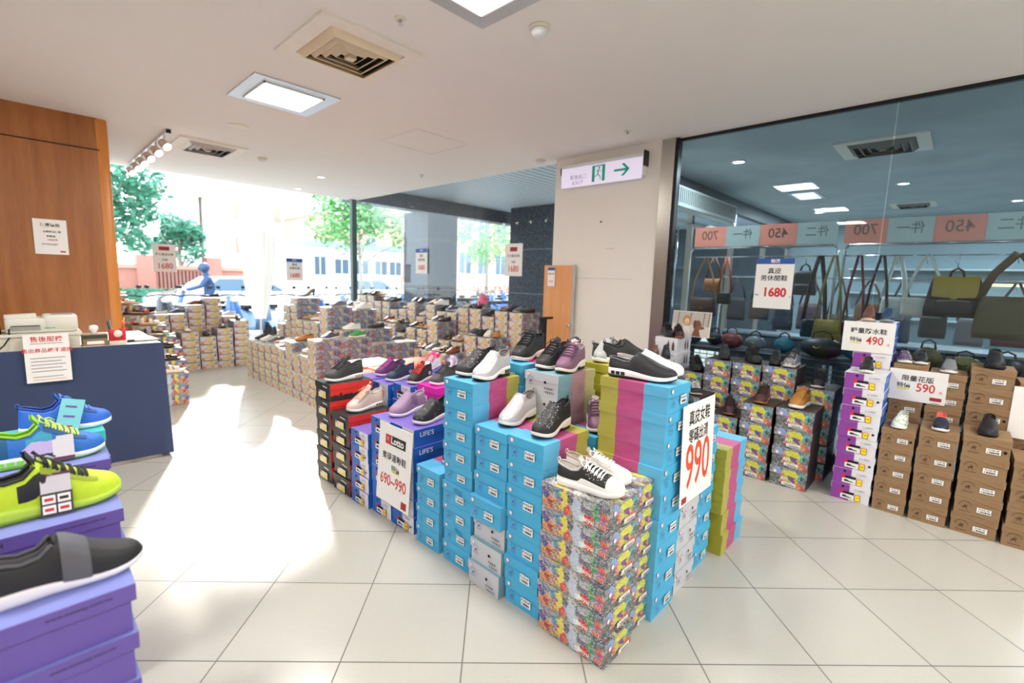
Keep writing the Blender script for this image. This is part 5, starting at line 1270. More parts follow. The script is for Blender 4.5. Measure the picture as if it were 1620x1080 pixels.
q.loft(rows, m_navy, False); q.loft([[(x-.004 if x > .79 else x, y+.004, z) for x, y, z in r_][::-1] for r_ in rows], m_navy, False)
o = q.build('cloth_drape'); tag(o, 'navy blue cloth hanging down the front of the counter', 'cloth')
t = thing('shelf_unit', 'low cream raised shelf on the counter under the printer', 'shelf', (-.62, 4.92, .969))
q = MB(); q.box((-.9, -.17, 0), (.93, .16, .10), mat('cream_laminate', '#D9D3C2', .5)); q.build('case', t); q = MB(); q.box((-.92, -.185, .10), (.945, .17, .118), mat('cream_laminate_top', '#DAD8CC', .4)); q.build('top_board', t)
# printer
t = thing('printer', 'off-white desktop printer with output slot on the counter shelf', 'printer', (.12, 4.90, 1.0885))
mpz = mat('printer_plastic', '#DAD9CE', .45, var=.02); mpd = mat('printer_grey', '#9A9A94', .5)
q = MB(); q.rbox((-.19, -.11, .0), (.185, .11, .105), .025, mpz); q.build('case', t)
q = MB(); q.rbox((.0, -.115, .015), (.19, .10, .125), .03, mpz); q.build('side_cover', t)
q = MB(); q.rbox((-.185, -.06, .105), (-.02, .05, .135), .012, mpz, M=Matrix.Rotation(R(-3), 4, 'Y')); q.build('paper_feed', t)
q = MB(); q.box((-.165, -.117, .02), (-.012, -.108, .05), mpd); q.box((-.16, -.119, .05), (-.015, -.108, .055), m_black); q.build('output_slot', t)
q = MB(); q.text('▬▬ ▬', .018, face_m('y-', .035, -.1165, .035), m_green); q.box((.05, -.06, .1255), (.165, .06, .128), mpd); q.build('badge', t)
q = MB(); q.tube([(-.16, -.05, .04), (-.17, -.13, .03), (-.17, -.16, -.02), (-.20, -.2, -.07), (-.24, -.20, -.11)], .005, m_black, 6); q.build('power_cord', t)
# tissue box, pen stand, tape, tray, clipboard
t = thing('tissue_box', 'brown card tissue box with white tissue', 'tissue box', (.40, 4.86, .969))
q = MB(); q.rbox((-.075, -.06, 0), (.075, .06, .085), .006, mb_brown); q.build('box', t); q = MB(); q.box((-.074, -.0615, .055), (.074, .0615, .083), mat('dark_green_band', '#3C4438', .6)); q.box((-.05, -.0625, .012), (.05, -.0605, .035), m_paper); q.build('band', t)
q = MB(); q.lathe([(.02, .085), (.016, .10), (.03, .125), (.024, .15), (.006, .155)], m_paper, n=9); q.build('tissue', t)
t = thing('pen_holder', 'bright red pen stand holding pens and scissors', 'pen holder', (.535, 4.83, .969))
q = MB(); q.rbox((-.055, -.04, 0), (.055, .04, .03), .01, mat('cream_base', '#D8CFB8', .5)); q.build('base', t)
mr = mat('red_plastic', '#D2222C', .35); q = MB(); q.rbox((-.052, -.036, .03), (-.018, .036, .12), .008, mr); q.rbox((.018, -.036, .03), (.052, .036, .12), .008, mr); q.rbox((-.02, -.036, .03), (.02, .036, .06), .006, mr); q.build('cups', t)
for k, (x, y, c_, h_) in enumerate(((-.035, -.01, '#2B5E78', .20), (-.03, .015, '#C9C9CC', .19), (.03, 0, '#E27A2A', .19), (.04, .015, '#D9A62A', .21), (-.04, .01, '#333333', .18), (.03, -.02, '#D2222C', .17))):
    q = MB(); q.tube([(x, y, .06), (x*1.3, y*1.5, h_)], .005, mat('pen'+c_, c_, .4), 8)
    o = q.build('pen', None, (.535, 4.83, .969)); tag(o, ['teal pen leaning out of the red stand', 'silver pen in the red stand', 'orange pen in the red stand', 'mustard pen, tallest in the red stand', 'black pen in the red stand', 'short red pen in the red stand'][k], 'pen', 'pens in the red stand')
q = MB(); q.lathe([(.010, 0), (.026, .003), (.028, .012), (.026, .021), (.010, .024)], mat('clear_tape', '#E9E4DA', .3), M=Matrix.Rotation(R(90), 4, 'X'), n=18)
o = q.build('tape_roll', None, (.535, 4.795, 1.056)); tag(o, 'roll of clear tape propped in the red stand', 'tape')
t = thing('clipboard', 'white paper pad with dark edge lying at the counter end', 'clipboard', (.70, 5.02, .969), R(4))
q = MB(); q.box((-.11, -.12, 0), (.11, .12, .006), m_black); q.build('board', t); q = MB(); q.box((-.10, -.115, .006), (.10, .115, .016), m_paper); q.build('paper_pad', t); q = MB(); q.box((-.11, -.13, .006), (-.06, -.105, .02), m_dark); q.build('clip', t)
t = thing('tray', 'shallow black tray at the counter edge beside the printer', 'tray', (-.16, 4.87, 1.088))
q = MB(); q.box((-.10, -.09, 0), (.07, .09, .006), m_black)
for a, b_ in (((-.10, -.09), (.07, -.084)), ((-.10, .084), (.07, .09)), ((-.10, -.09), (-.094, .09)), ((.064, -.09), (.07, .09))): q.box((a[0], a[1], 0), (b_[0], b_[1], .035), m_black)
q.build('shell', t)
lines = [('售後服務', .042, 0, .135, m_red), ('售出商品概不退換', .033, 0, .055, m_red)]
mk = [(-.085, .105-.0, .085, .109, m_grl)] + [(-.09, -.0-.024*k, .09-.02*(k % 2), .005-.024*k, m_grl) for k in range(5)] + [(-.085, -.135, .07, -.13, m_grl), (-.085, -.155, .085, -.151, mat('faint_red', '#D9A0A6', .6))]
sheet('notice', 'white notice with red headings hanging over the navy cloth', (.128, 4.683, .915), .235, .345, 'y-', lines, cat='notice', marks=mk)

# wooden display door and black post in front of the window
t = thing('display_board', 'light wooden panel standing before the dark granite column', 'panel', (4.86, 3.78, 0))
q = MB(); q.box((-.03, -.24, .02), (.0, .22, 1.77), wood_mat('pale_maple', '#D9955E', '#E9AE78', .4)); q.build('board', t)
q = MB(); q.box((-.034, -.262, .0), (.004, -.24, 1.78), m_alum); q.build('metal_edge', t)
q = MB(); q.lathe([(.008, 0), (.008, .03), (.022, .035), (.022, .05), (0, .052)], m_chrome, M=Matrix.Translation((-.034, -.25, 1.02)) @ Matrix.Rotation(R(-90), 4, 'Y'), n=12); q.build('knob', t)
sheet('price_sign', 'small blue-headed price sheet on the light wooden panel', (4.815, 3.87, 1.62), .115, .24, 'x-', [('真皮女鞋', .024, 0, .04, m_ink), ('990元', .032, 0, -.06, m_orange)], header=(.035, m_blueh))
t = thing('display_stand', 'black metal post stand behind the knit sneaker', 'stand', (3.30, 2.72, 0))
q = MB(); q.box((-.16, -.16, 0), (.16, .16, .012), m_black); q.build('base', t); q = MB(); q.box((-.022, -.022, .012), (.022, .022, 1.24), m_black); q.build('post', t)
q = MB(); q.tube([(-.06, 0, 1.235), (.10, -.02, 1.235)], .012, m_black, 8); q.build('arm', t)
# framed photo behind the black shoe
t = thing('photo_board', 'photograph of a smiling woman with a brown dog leaning on the glass', 'picture', (4.81, 1.99, 1.043))
q = MB(); A = Matrix.Rotation(R(6), 4, 'Y'); q.box((0, -.20, 0), (.012, .20, .26), m_paper, A); q.build('board', t)
q = MB(); GG = A @ face_m('x-', -.001, 0, .13)
def pb(pts, c_): q.poly([tuple(GG @ Vector((a, b_, .0003*len(q.f)*.2))) for a, b_ in pts], mat('photo'+c_, c_, .5))
def pe(u, v, a, b_, c_): pb([(u+a*math.cos(2*math.pi*k/14), v+b_*math.sin(2*math.pi*k/14)) for k in range(14)], c_)
pb([(-.195, -.125), (.195, -.125), (.195, .125), (-.195, .125)], '#B9B3A8'); pb([(-.195, -.125), (.195, -.125), (.195, -.02), (-.195, -.0)], '#D6CFC4')
for u in (-.15, -.02, .12, .17): pb([(u, -.02), (u+.008, -.02), (u+.02, .12), (u+.01, .12)], '#6A6258')
pe(-.045, .035, .045, .055, '#B98A58'); pe(-.045, .025, .026, .034, '#E9C4A8'); pe(-.055, .02, .006, .004, '#4A3426'); pe(-.035, .02, .006, .004, '#4A3426'); pe(-.045, .003, .010, .004, '#C05A50'); pb([(-.10, -.125), (.0, -.125), (-.01, -.03), (-.08, -.03)], '#E4E0DA')
pe(.07, -.01, .040, .055, '#7E4E34'); pe(.105, -.035, .036, .018, '#8C5A3E'); pe(.135, -.032, .008, .007, '#2A1E1A'); pe(.085, .005, .005, .005, '#1E1614'); pe(.04, .0, .014, .045, '#5E3824'); pb([(.02, -.125), (.11, -.125), (.09, -.05), (.04, -.05)], '#7E4E34')
q.build('photo_print', t)

# ================================================================ the bag shop behind the partition glass
def paper_through(name, c):
    t = NT(name); t.bsdf.inputs['Base Color'].default_value = col(c); t.bsdf.inputs['Roughness'].default_value = .8
    tl = t.new('ShaderNodeBsdfTranslucent', {'Color': col(c)}); mx = t.new('ShaderNodeMixShader', {0: .5, 1: t.bsdf.outputs[0], 2: tl.outputs[0]})
    t.link(mx.outputs[0], t.n['Material Output'].inputs[0]); return t.mat
m_banp = paper_through('pink_banner', '#F6C3B6'); m_bang = paper_through('pale_grey_banner', '#D9E2E0'); m_bant = mat('banner_print_through', '#B08F88', .8); m_bant2 = mat('banner_print_grey', '#96A5A6', .8)
def banner(y1, y0, seq, label, z=2.05, h_=.235, x=5.97):
    t = thing('banner', label, 'banner', (x, 0, z), 0, 'paper banners along the bag racks')
    n = len(seq); wv = (y1-y0)/n
    for k, s_ in enumerate(seq):
        a, b_ = y1-wv*(k+1), y1-wv*k; pink = s_[0].isdigit()
        q = MB(); q.box((-.002, a, 0), (.002, b_, h_), m_banp if pink else m_bang)
        # seen from behind: the characters run mirrored
        M_ = face_m('x-', -.0034, (a+b_)/2, h_*.55) @ Matrix.Diagonal((-1, 1, 1, 1))
        q.text(s_, .15 if pink else .12, M_, m_bant if pink else m_bant2, sx=.9, weight=.015)
        q.build('sheet', t)
    return t
banner(2.50, .99, ['700', '件一', '450', '件二'], 'pink and grey paper banner with show-through prices by the glass doors')
banner(.93, -1.15, ['700', '件一', '450', '件二', '700', '件一'], 'longer pink and grey paper banner above the backpacks')
def rack(y0, y1, label):
    t = thing('clothes_rack', label, 'rack', (5.90, 0, 0), 0, 'chrome bag racks')
    for y in (y0, y1):
        q = MB(); q.tube([(0, y, .03), (0, y, 1.98), (0, y+(.03 if y == y0 else -.03), 2.03)], .014, m_chrome, 8); q.build('upright', t)
        q = MB(); q.tube([(-.14, y, .03), (.22, y, .03)], .014, m_chrome, 8); q.build('foot', t)
    q = MB(); q.tube([(0, y0+.03, 2.03), (0, y1-.03, 2.03)], .014, m_chrome, 8); q.build('top_rail', t)
    q = MB(); q.tube([(0, y0, 1.92), (0, y1, 1.92)], .008, m_chrome, 6); q.build('lower_rail', t)
    q = MB(); q.tube([(0, y0, .3), (0, y1, .3)], .010, m_chrome, 6); q.build('bottom_rail', t)
rack(.96, 2.50, 'chrome bag rack by the glass doors'); rack(-1.2, .90, 'chrome bag rack holding the backpacks')
def hook(q, x, y, z): q.tube([(x, y, z), (x, y+.01, z+.05), (x, y+.03, z+.075), (x, y+.015, z+.095), (x, y-.01, z+.09)], .003, m_chrome, 5)
def bag(label, y, z0, z1, w_, c_, strap_c, flap_c=None, x=5.88, d=.09, hang=1.92, kind='satchel', strap_w=.012, taper=.9, name='shoulder_bag', pattern=None):
    t = thing(name, label, 'bag', (x, y, z0), 0, 'bags hanging on the racks')
    mb_ = pattern or mat('bag '+c_, c_, .6, var=.15, scale=12); ms = mat('strap '+strap_c, strap_c, .6); H = z1-z0
    q = MB(); rows = []
    for k in range(7):
        f = k/6; ww = w_/2*(1-(1-taper)*f)*(1 if 0 < k < 6 else .93); dd = d/2*(1-.35*f)*(1 if 0 < k < 6 else .8); r_ = []
        for i in range(16):
            a = 2*math.pi*(i+.5)/16; r_.append((dd*math.copysign(abs(math.cos(a))**.45, math.cos(a)), ww*math.copysign(abs(math.sin(a))**.45, math.sin(a)), H*f + (.008*math.sin(i) if k == 3 else 0)))
        rows.append(r_)
    q.loft(rows, mb_, True, True, True); q.build('body', t)
    if flap_c:
        q = MB(); mf = mat('flap '+flap_c, flap_c, .45, var=.12, scale=20); rr_ = []
        for k in range(6):
            f = k/5; z = H*(1.02-.52*max(0, f-.2)/.8); xx = -d/2*(.3+.9*min(1, f*1.6)); rr_.append([(xx, -w_*.46*taper, z), (xx-.004, 0, z-.01), (xx, w_*.46*taper, z)])
        q.loft(rr_, mf, False); q.loft([[(p[0]+.004, p[1], p[2]) for p in r_][::-1] for r_ in rr_], mf, False); q.build('flap', t)
        q = MB(); q.box((-d/2-.012, -.02, H*.44), (-d/2-.002, .02, H*.52), mat('brass', '#C9A24A', .3, metal=.9)); q.build('clasp', t)
    q = MB(); top = hang-z0
    if kind == 'satchel':
        for s_ in (-1, 1): q.tube([(0, s_*w_*.44, H*.92), (0, s_*w_*.30, H+(top-H)*.5), (0, s_*.012, top)], strap_w, ms, 6, flat=.3)
    elif kind == 'backpack':
        q.tube([(0, -.05, H*.97), (0, -.035, H+.05), (0, 0, H+.075), (0, .035, H+.05), (0, .05, H*.97)], .010, ms, 6, flat=.5)
        for s_ in (-1, 1): q.tube([(d*.5, s_*w_*.15, H*.9), (d*.9, s_*w_*.35, H*.6), (d*.7, s_*w_*.48, H*.25), (d*.3, s_*w_*.42, .02)], .016, ms, 6, flat=.3)
    q.build('strap', t)
    if kind == 'backpack':
        q = MB(); q.rbox((-d/2-.03, -w_*.33, H*.06), (-d/2+.02, w_*.33, H*.45), .02, mb_); q.build('front_pocket', t)
        q = MB(); q.tube([(-d/2-.032, -w_*.26, H*.40), (-d/2-.034, 0, H*.42), (-d/2-.032, w_*.26, H*.40)], .003, m_metal, 5); q.build('zip', t)
    q = MB(); hook(q, 0, 0, top-.085 if kind == 'satchel' else H+.07)
    if kind != 'satchel': q.tube([(0, 0, H+.075), (0, 0, top+.0)], .002, m_chrome, 5)
    q.build('hook', t)
    return t
bag('dark brown messenger bag with long tan strap by the glass doors', 2.30, 1.20, 1.42, .34, '#4A3028', '#A97F5A', '#513429')
bag('small orange-brown pouch hanging behind the messenger bag', 2.28, 1.50, 1.66, .22, '#9A6238', '#6A4630', '#A86E42', x=6.1)
bag('black strap bag with red straps near the glass doors', 2.12, 1.35, 1.50, .18, '#2A2A2E', '#B0452E', x=6.08)
bag('dark slate backpack with top loop right of the 1680 poster', 1.27, 1.50, 1.77, .26, '#2E3A40', '#2E3A40', kind='backpack', x=6.08, taper=.8, name='backpack')
bag('black shoulder bag with wide dark strap', 1.09, 1.06, 1.25, .23, '#1F2226', '#33262C', x=5.82, strap_w=.02)
bag('mustard yellow satchel with thin olive strap', .96, 1.04, 1.26, .26, '#8E7A2E', '#8A8450', '#9A8434', x=5.80)
bag('dark maroon shoulder bag with red strap', .76, 1.10, 1.26, .20, '#4A2430', '#7A2A3A', x=5.86)
bag('navy shoulder bag with black strap behind the dark blue shoe', .58, 1.20, 1.36, .20, '#20283C', '#1D2430', x=5.86)
bag('pale grey tote with wide white strap', .46, 1.30, 1.52, .20, '#C9CFCE', '#D6DAD8', x=5.90, strap_w=.02)
bag('white quilted crescent bag with chain', .24, 1.34, 1.52, .30, '#D2CFC4', '#E2E0D6', x=5.84, taper=1.05)
bag('black backpack with shiny gold flap', .03, 1.36, 1.72, .42, '#222026', '#4A2C28', '#B09034', x=5.80, kind='backpack', d=.14, name='backpack', taper=.78)
bag('olive brown canvas sling backpack cut by the photo edge', -.33, 1.20, 1.56, .46, '#5E5234', '#5A4326', x=5.72, kind='satchel', strap_w=.03, d=.16, name='backpack', taper=.85)
# second rail deeper in the shop, crowded with darker bags
def dark_rail():
    t = thing('clothes_rack', 'second bag rack deeper in the shop crowded with dark bags', 'rack', (7.3, 0, 0), 0, 'chrome bag racks')
    for y in (-1.9, 2.6): q = MB(); q.tube([(0, y, .03), (0, y, 1.75)], .014, m_chrome, 8); q.build('upright', t)
    q = MB(); q.tube([(0, -1.9, 1.72), (0, 2.6, 1.72)], .014, m_chrome, 8); q.build('top_rail', t)
dark_rail()
rd = random.Random(77)
DK = [('#26262A', 'charcoal'), ('#3A2E2A', 'dark brown'), ('#1E2A38', 'midnight blue'), ('#4A3A44', 'plum grey'), ('#2E3A34', 'bottle green'), ('#6A4A34', 'chestnut'), ('#3E4650', 'slate'), ('#14161A', 'jet black'), ('#5A5A5E', 'stone grey'), ('#54242C', 'wine red'), ('#2A4A66', 'steel blue'), ('#7E6A4A', 'khaki'), ('#443C5A', 'dusk violet'), ('#20302E', 'pine')]
for k, (c_, nm) in enumerate(DK):
    z1 = rd.uniform(1.25, 1.45)
    bag('%s bag hanging on the rack deep in the shop' % nm, 2.35-.31*k, z1-rd.uniform(.28, .42), z1, rd.uniform(.24, .30), c_, shade(c_, .7), x=7.28, hang=1.70)
t = thing('low_cabinet', 'long dark cabinet heaped under the deeper bag rack', 'cabinet', (8.0, .3, 0))
q = MB(); q.rbox((-.25, -2.4, 0), (.25, 2.4, .85), .03, SHADE); q.build('body', t); q = MB(); q.box((-.27, -2.42, .85), (.27, 2.42, .88), mat('cabinet_top', '#6E7A80', .4)); q.build('top_board', t)
# table with bags
t = thing('display_table', 'dark table behind the glass heaped with bags', 'table', (5.47, .7, 0))
q = MB(); q.box((-.24, -1.7, .86), (.24, 1.65, .90), SHADE); q.build('table_top', t)
for x in (-.21, .21):
    for y in (-1.65, 1.6): q = MB(); q.box((x-.02, y-.02, 0), (x+.02, y+.02, .86), m_dark); q.build('leg', t)
q = MB()
for k in range(5): q.box((-.245, -1.7, .62+.05*k), (-.238, 1.65, .628+.05*k), m_metal)
for k in range(42): q.box((-.245, -1.7+.0797*k, .60), (-.24, -1.695+.0797*k, .86), m_metal)
q.build('wire_front', t)
rb = random.Random(21)
TB = [('#24262A', 'black handbag with brass rings'), ('#7C8084', 'silver grey rounded handbag'), ('#2E7F96', 'teal blue pouch'), ('#8A3E32', 'rust red clutch'), ('#2A2C34', 'charcoal tote'), ('#1E2024', 'black roll bag'), ('#5E6A76', 'slate blue purse'), ('#6A5E36', 'olive drawstring bag'), ('#7E7640', 'moss green soft bag'), ('#23242A', 'black backpack lying flat'), ('#A2416A', 'magenta pouch'), ('#3A2E2A', 'dark brown pouch')]
spots = [(5.42, .92), (5.48, 1.54), (5.55, 1.28), (5.40, 1.76), (5.52, 1.98), (5.42, 2.20), (5.56, .66), (5.46, .14), (5.54, -.10), (5.48, -.34), (5.42, .42), (5.44, -.58)]
for k, ((x, y), (c_, lab)) in enumerate(zip(spots, TB)):
    t = thing('handbag', lab + ' on the table behind the glass', 'bag', (x, y, .901), R(rb.uniform(-15, 15)), 'bags heaped on the table')
    ww, hh, dd = (.19, .17, .13) if k in (0,) else (rb.uniform(.09, .12), rb.uniform(.11, .17), .08)
    q = MB(); mm = mat('bag '+c_, c_, .5, var=.2, scale=14); q.blob((0, 0, hh*.6), (dd, ww, hh*.6), mm, 14, 8, rb, .05); q.build('body', t)
    q = MB(); q.tube([(0, -ww*.5, hh), (-.01, -ww*.4, hh*1.45), (0, 0, hh*1.6), (-.01, ww*.4, hh*1.45), (0, ww*.5, hh)], .008, mat('strap #22242A', '#22242A', .5), 6); q.build('handle', t)
    q = MB(); q.tube([(-dd*.98, -.03, hh*.7), (-dd*1.05, 0, hh*.62), (-dd*.98, .03, hh*.7)], .005, mat('brass', '#C9A24A', .3, metal=.9), 6); q.build('buckle', t)
# fittings of the bag shop ceiling
dl2 = [('rim', [(.09, 0), (.09, -.006), (.07, -.01), (.065, -.002)], m_trimw), ('lens', [(.065, -.004), (.0, -.005)], mat('shop_downlight_glow', '#F2F8FF', .5, emit=14))]
for (x, y), lab in zip([(6.28, 2.16), (8.84, .75), (11.3, 2.24), (11.36, -.52), (8.9, -1.6), (6.4, -1.9)], ['above the glass doors', 'beside the pane joint', 'far back above the banner', 'near the photo edge', 'deep in the south corner', 'out of sight near the shop front']):
    ceil_disc('downlight', x, y, 'lit round downlight in the bag shop, ' + lab, None, 'downlight', dl2, 'bag shop downlights')
diffuser_vent(6.45, .76, .78, 'dusty square vent in the bag shop ceiling behind the pane joint', 4, dirty='#7E7C74')
diffuser_vent(11.0, .76, .62, 'small square vent far back in the bag shop ceiling', 3, dirty='#8A8C8A')
t = thing('ceiling_light', 'long dim louvred light in the bag shop ceiling', 'ceiling light', (9.1, 2.0, CEIL)); q = MB(); q.box((-.35, -.2, -.02), (.35, .2, 0), m_trimw); q.build('frame', t)
q = MB()
for k in range(5): q.box((-.30+.125*k, -.15, -.024), (-.20+.125*k, .15, -.018), mat('dim_tube_glow', '#E6F2FF', .5, emit=2.2))
q.build('tube', t)
# air curtain over the glass doors
t = thing('air_curtain', 'long ribbed air curtain unit over the glass doors', 'air curtain', (7.05, 2.90, 2.60))
q = MB(); q.rbox((-1.22, -.10, .0), (1.22, .11, .27), .02, mat('unit_grey', '#8F9692', .5)); q.build('case', t)
q = MB()
for k in range(40): q.box((-1.18+.0595*k, -.106, .05), (-1.165+.0595*k, -.098, .24), m_dark)
q.build('ribs', t); q = MB(); q.box((-1.2, -.08, -.006), (1.2, .08, .0), mat('unit_outlet', '#D2D8D6', .4)); q.build('outlet', t)
# wall shelf with lit strip and bright doorway at the back of the bag shop
t = thing('shelf_unit', 'pale wall shelving along the back of the bag shop', 'shelf', (12.7, -.6, 0))
q = MB(); q.box((.0, -2.2, 0), (.18, 2.4, 2.2), mat('shelf_pale', '#728890', .6)); q.build('back_panel', t)
for z in (.5, 1.0, 1.5, 2.0): q = MB(); q.box((-.25, -2.2, z), (.0, 2.4, z+.03), mat('shelf_board', '#9DAEB0', .5)); q.build('shelf_board', t)
q = MB(); q.box((-.252, -.9, 1.72), (-.24, .9, 1.76), mat('warm_strip_glow', '#FFD98A', .5, emit=3)); q.build('strip_light', t)

# ================================================================ the street outside
m_leaf = mat('leaf_green', '#7FB876', .6, var=.35, scale=3); m_leafd = mat('leaf_deep_green', '#4C8F74', .6, var=.3, scale=3); m_bark = mat('bark', '#A79E92', .9, var=.2, scale=20)  # leaf greens lightened to carry the flare washing over them
def tree(x, y, h, r, label, deep=False, seed=1, base=None, trunk=.10, n=2600):
    rr = random.Random(seed); t = thing('tree', label, 'tree', (x, y, 0), 0, 'street trees')
    q = MB(); q.tube([(0, 0, 0), (.04, .02, h*.35), (-.03, 0, h*.6), (.02, .03, h*.85)], [trunk, trunk*.8, trunk*.6, trunk*.3], m_bark, 8)
    for k in range(7):
        a = 2*math.pi*k/7; q.tube([(0, 0, h*(.45+.04*k)), (math.cos(a)*r*.45, math.sin(a)*r*.45, h*(.58+.04*k)), (math.cos(a)*r*.8, math.sin(a)*r*.8, h*(.64+.05*k))], [trunk*.4, trunk*.25, trunk*.1], m_bark, 5)
    q.build('trunk', t)
    q = MB(); b0 = base or h*.55; ml = m_leafd if deep else m_leaf
    cl_ = [(rr.uniform(-1, 1)*r*.7, rr.uniform(-1, 1)*r*.7, b0+(h-b0)*rr.uniform(.1, .95), r*rr.uniform(.22, .42)) for _ in range(26)]
    for _ in range(n):
        cx, cy, cz, cr_ = rr.choice(cl_); v = Vector((rr.gauss(0, 1), rr.gauss(0, 1), rr.gauss(0, .8))).normalized()*cr_*rr.uniform(.6, 1.05)
        p = Vector((cx, cy, cz)) + v; s = rr.uniform(.06, .13); a = Vector((rr.uniform(-1, 1), rr.uniform(-1, 1), rr.uniform(-.6, .6))).normalized()*s; b_ = a.orthogonal().normalized()*s*.6
        q.poly([p-a, p-b_, p+a, p+b_], ml)
    q.build('foliage', t)
    return t
tree(1.6, 16.5, 4.3, 1.5, 'deep green tree beside the timber wall edge', True, 2, 1.9)
tree(4.2, 20.5, 3.3, .9, 'small bushy green tree over the brick wall', True, 3, 1.9, n=1300)
tree(8.0, 14.6, 4.1, 1.75, 'pale green tree with slim light trunk behind the corner post', False, 4, 2.6, .07)
tree(17.5, 18.5, 5.3, 2.3, 'pale green tree between the two granite columns', False, 5, 2.6)
tree(13.2, 17.5, 5.0, 1.6, 'pale green tree behind the first granite column', False, 6, 3.0, n=1500)
m_bw = mat('white_facade', '#EDE8E2', .8, var=.03); m_bp = mat('pale_brick_facade', '#D9A898', .8, var=.08, scale=8); m_win = mat('window_dark', '#5A6E80', .25); m_brk = mat('pink_brick', '#C98A7E', .85, var=.1, scale=6); m_rust = mat('terracotta_recess', '#CFA090', .7)  # facade colours paled to carry the sun's overexposure
def building(label, x0, x1, y0, y1, h, m_, wins, roof=None, name='building'):
    t = thing(name, label, 'building', ((x0+x1)/2, y0, 0))
    cx = (x0+x1)/2
    q = MB(); q.box((x0-cx, 0, 0), (x1-cx, y1-y0, h), m_); q.build('wall', t)
    q = MB(); q.box((x0-cx-.15, -.15, h), (x1-cx+.15, y1-y0+.15, h+.22), roof or m_bw); q.build('roof', t)
    for (wx, wz, ww, wh, mm) in wins:
        f = MB(); f.box((wx-ww/2-cx, -.05, wz-wh/2), (wx+ww/2-cx, .02, wz+wh/2), m_bw if mm is m_win else m_rust); fo = f.build('window', t)
        p_ = MB(); p_.box((wx-ww/2+.06-cx, -.06, wz-wh/2+.06), (wx-cx-.03, -.045, wz+wh/2-.06), mm); p_.box((wx-cx+.03, -.06, wz-wh/2+.06), (wx+ww/2-.06-cx, -.045, wz+wh/2-.06), mm); p_.build('pane', fo)
    return t
building('white apartment block with rows of terracotta window recesses', 9.2, 15.2, 34, 42, 9.4, m_bw, [(x, z, .5, 1.0, m_rust) for x in (10.2, 11.4, 12.6, 13.8) for z in (3.2, 5.4, 7.6)])
building('white block with a dark balcony opening over the brick wall', 6.2, 9.0, 38, 44, 6.4, m_bw, [(7.6, 4.2, 1.6, 1.0, m_win)], m_bp)
building('pale brick house right of the white apartment block', 12.6, 18.2, 27, 33, 5.0, m_bp, [(13.6, 3.0, .7, .9, m_win), (15.5, 3.4, .8, 1.0, m_win)])
building('low white gatehouse with a row of blue-grey windows', 8.7, 13.4, 20.5, 24, 2.75, m_bw, [(x, 1.9, .75, .75, m_win) for x in (10.3, 11.3, 12.3, 13.1)] + [(9.3, 1.9, .6, .9, m_win)], mat('grey_roof', '#A9B2B8', .6))
building('pale brick building with tall white windows between the columns', 19.5, 27, 26, 32, 6.5, m_bp, [(x, z, 1.2, 1.6, m_win) for x in (20.6, 22.4, 24.2, 26.0) for z in (2.6, 5.0)], mat('blue_grey_roof', '#8FA0B0', .6))
t = thing('brick_wall', 'pinkish brick boundary wall with pillars behind the hedge', 'wall', (4.2, 20, 0))
q = MB(); q.box((-4.5, 0, 0), (2.0, .25, 1.55), m_brk); q.build('wall_body', t); q = MB(); q.box((-4.6, -.05, 1.55), (2.1, .3, 1.68), m_bp); q.build('coping', t)
for x in (-3.4, -1.1, .9): q = MB(); q.rbox((x-.25, -.12, 0), (x+.25, .35, 2.0), .03, m_brk); q.build('pillar', t)
q = MB()
for k in range(14): q.tube([(-.75+.11*k, -.02, .9), (-.75+.11*k, -.02, 1.5)], .014, m_dark, 4)
q.build('railing', t)
t = thing('hedge', 'trimmed green hedge running before the brick wall', 'hedge', (3.2, 18, 0)); rr = random.Random(8)
q = MB(); q.rbox((-3.5, -.3, 0), (2.3, .3, .86), .1, m_leafd)
for _ in range(2600):
    p = Vector((rr.uniform(-3.5, 2.3), rr.choice((-.31, -.3, -.28)), rr.uniform(.1, .9))) if rr.random() < .6 else Vector((rr.uniform(-3.5, 2.3), rr.uniform(-.3, .3), rr.uniform(.86, .93)))
    a = Vector((rr.uniform(-1, 1), rr.uniform(-.4, .4), rr.uniform(-1, 1))).normalized()*.05; b_ = a.orthogonal().normalized()*.03; q.poly([p-a, p-b_, p+a, p+b_], m_leafd)
q.build('foliage', t)
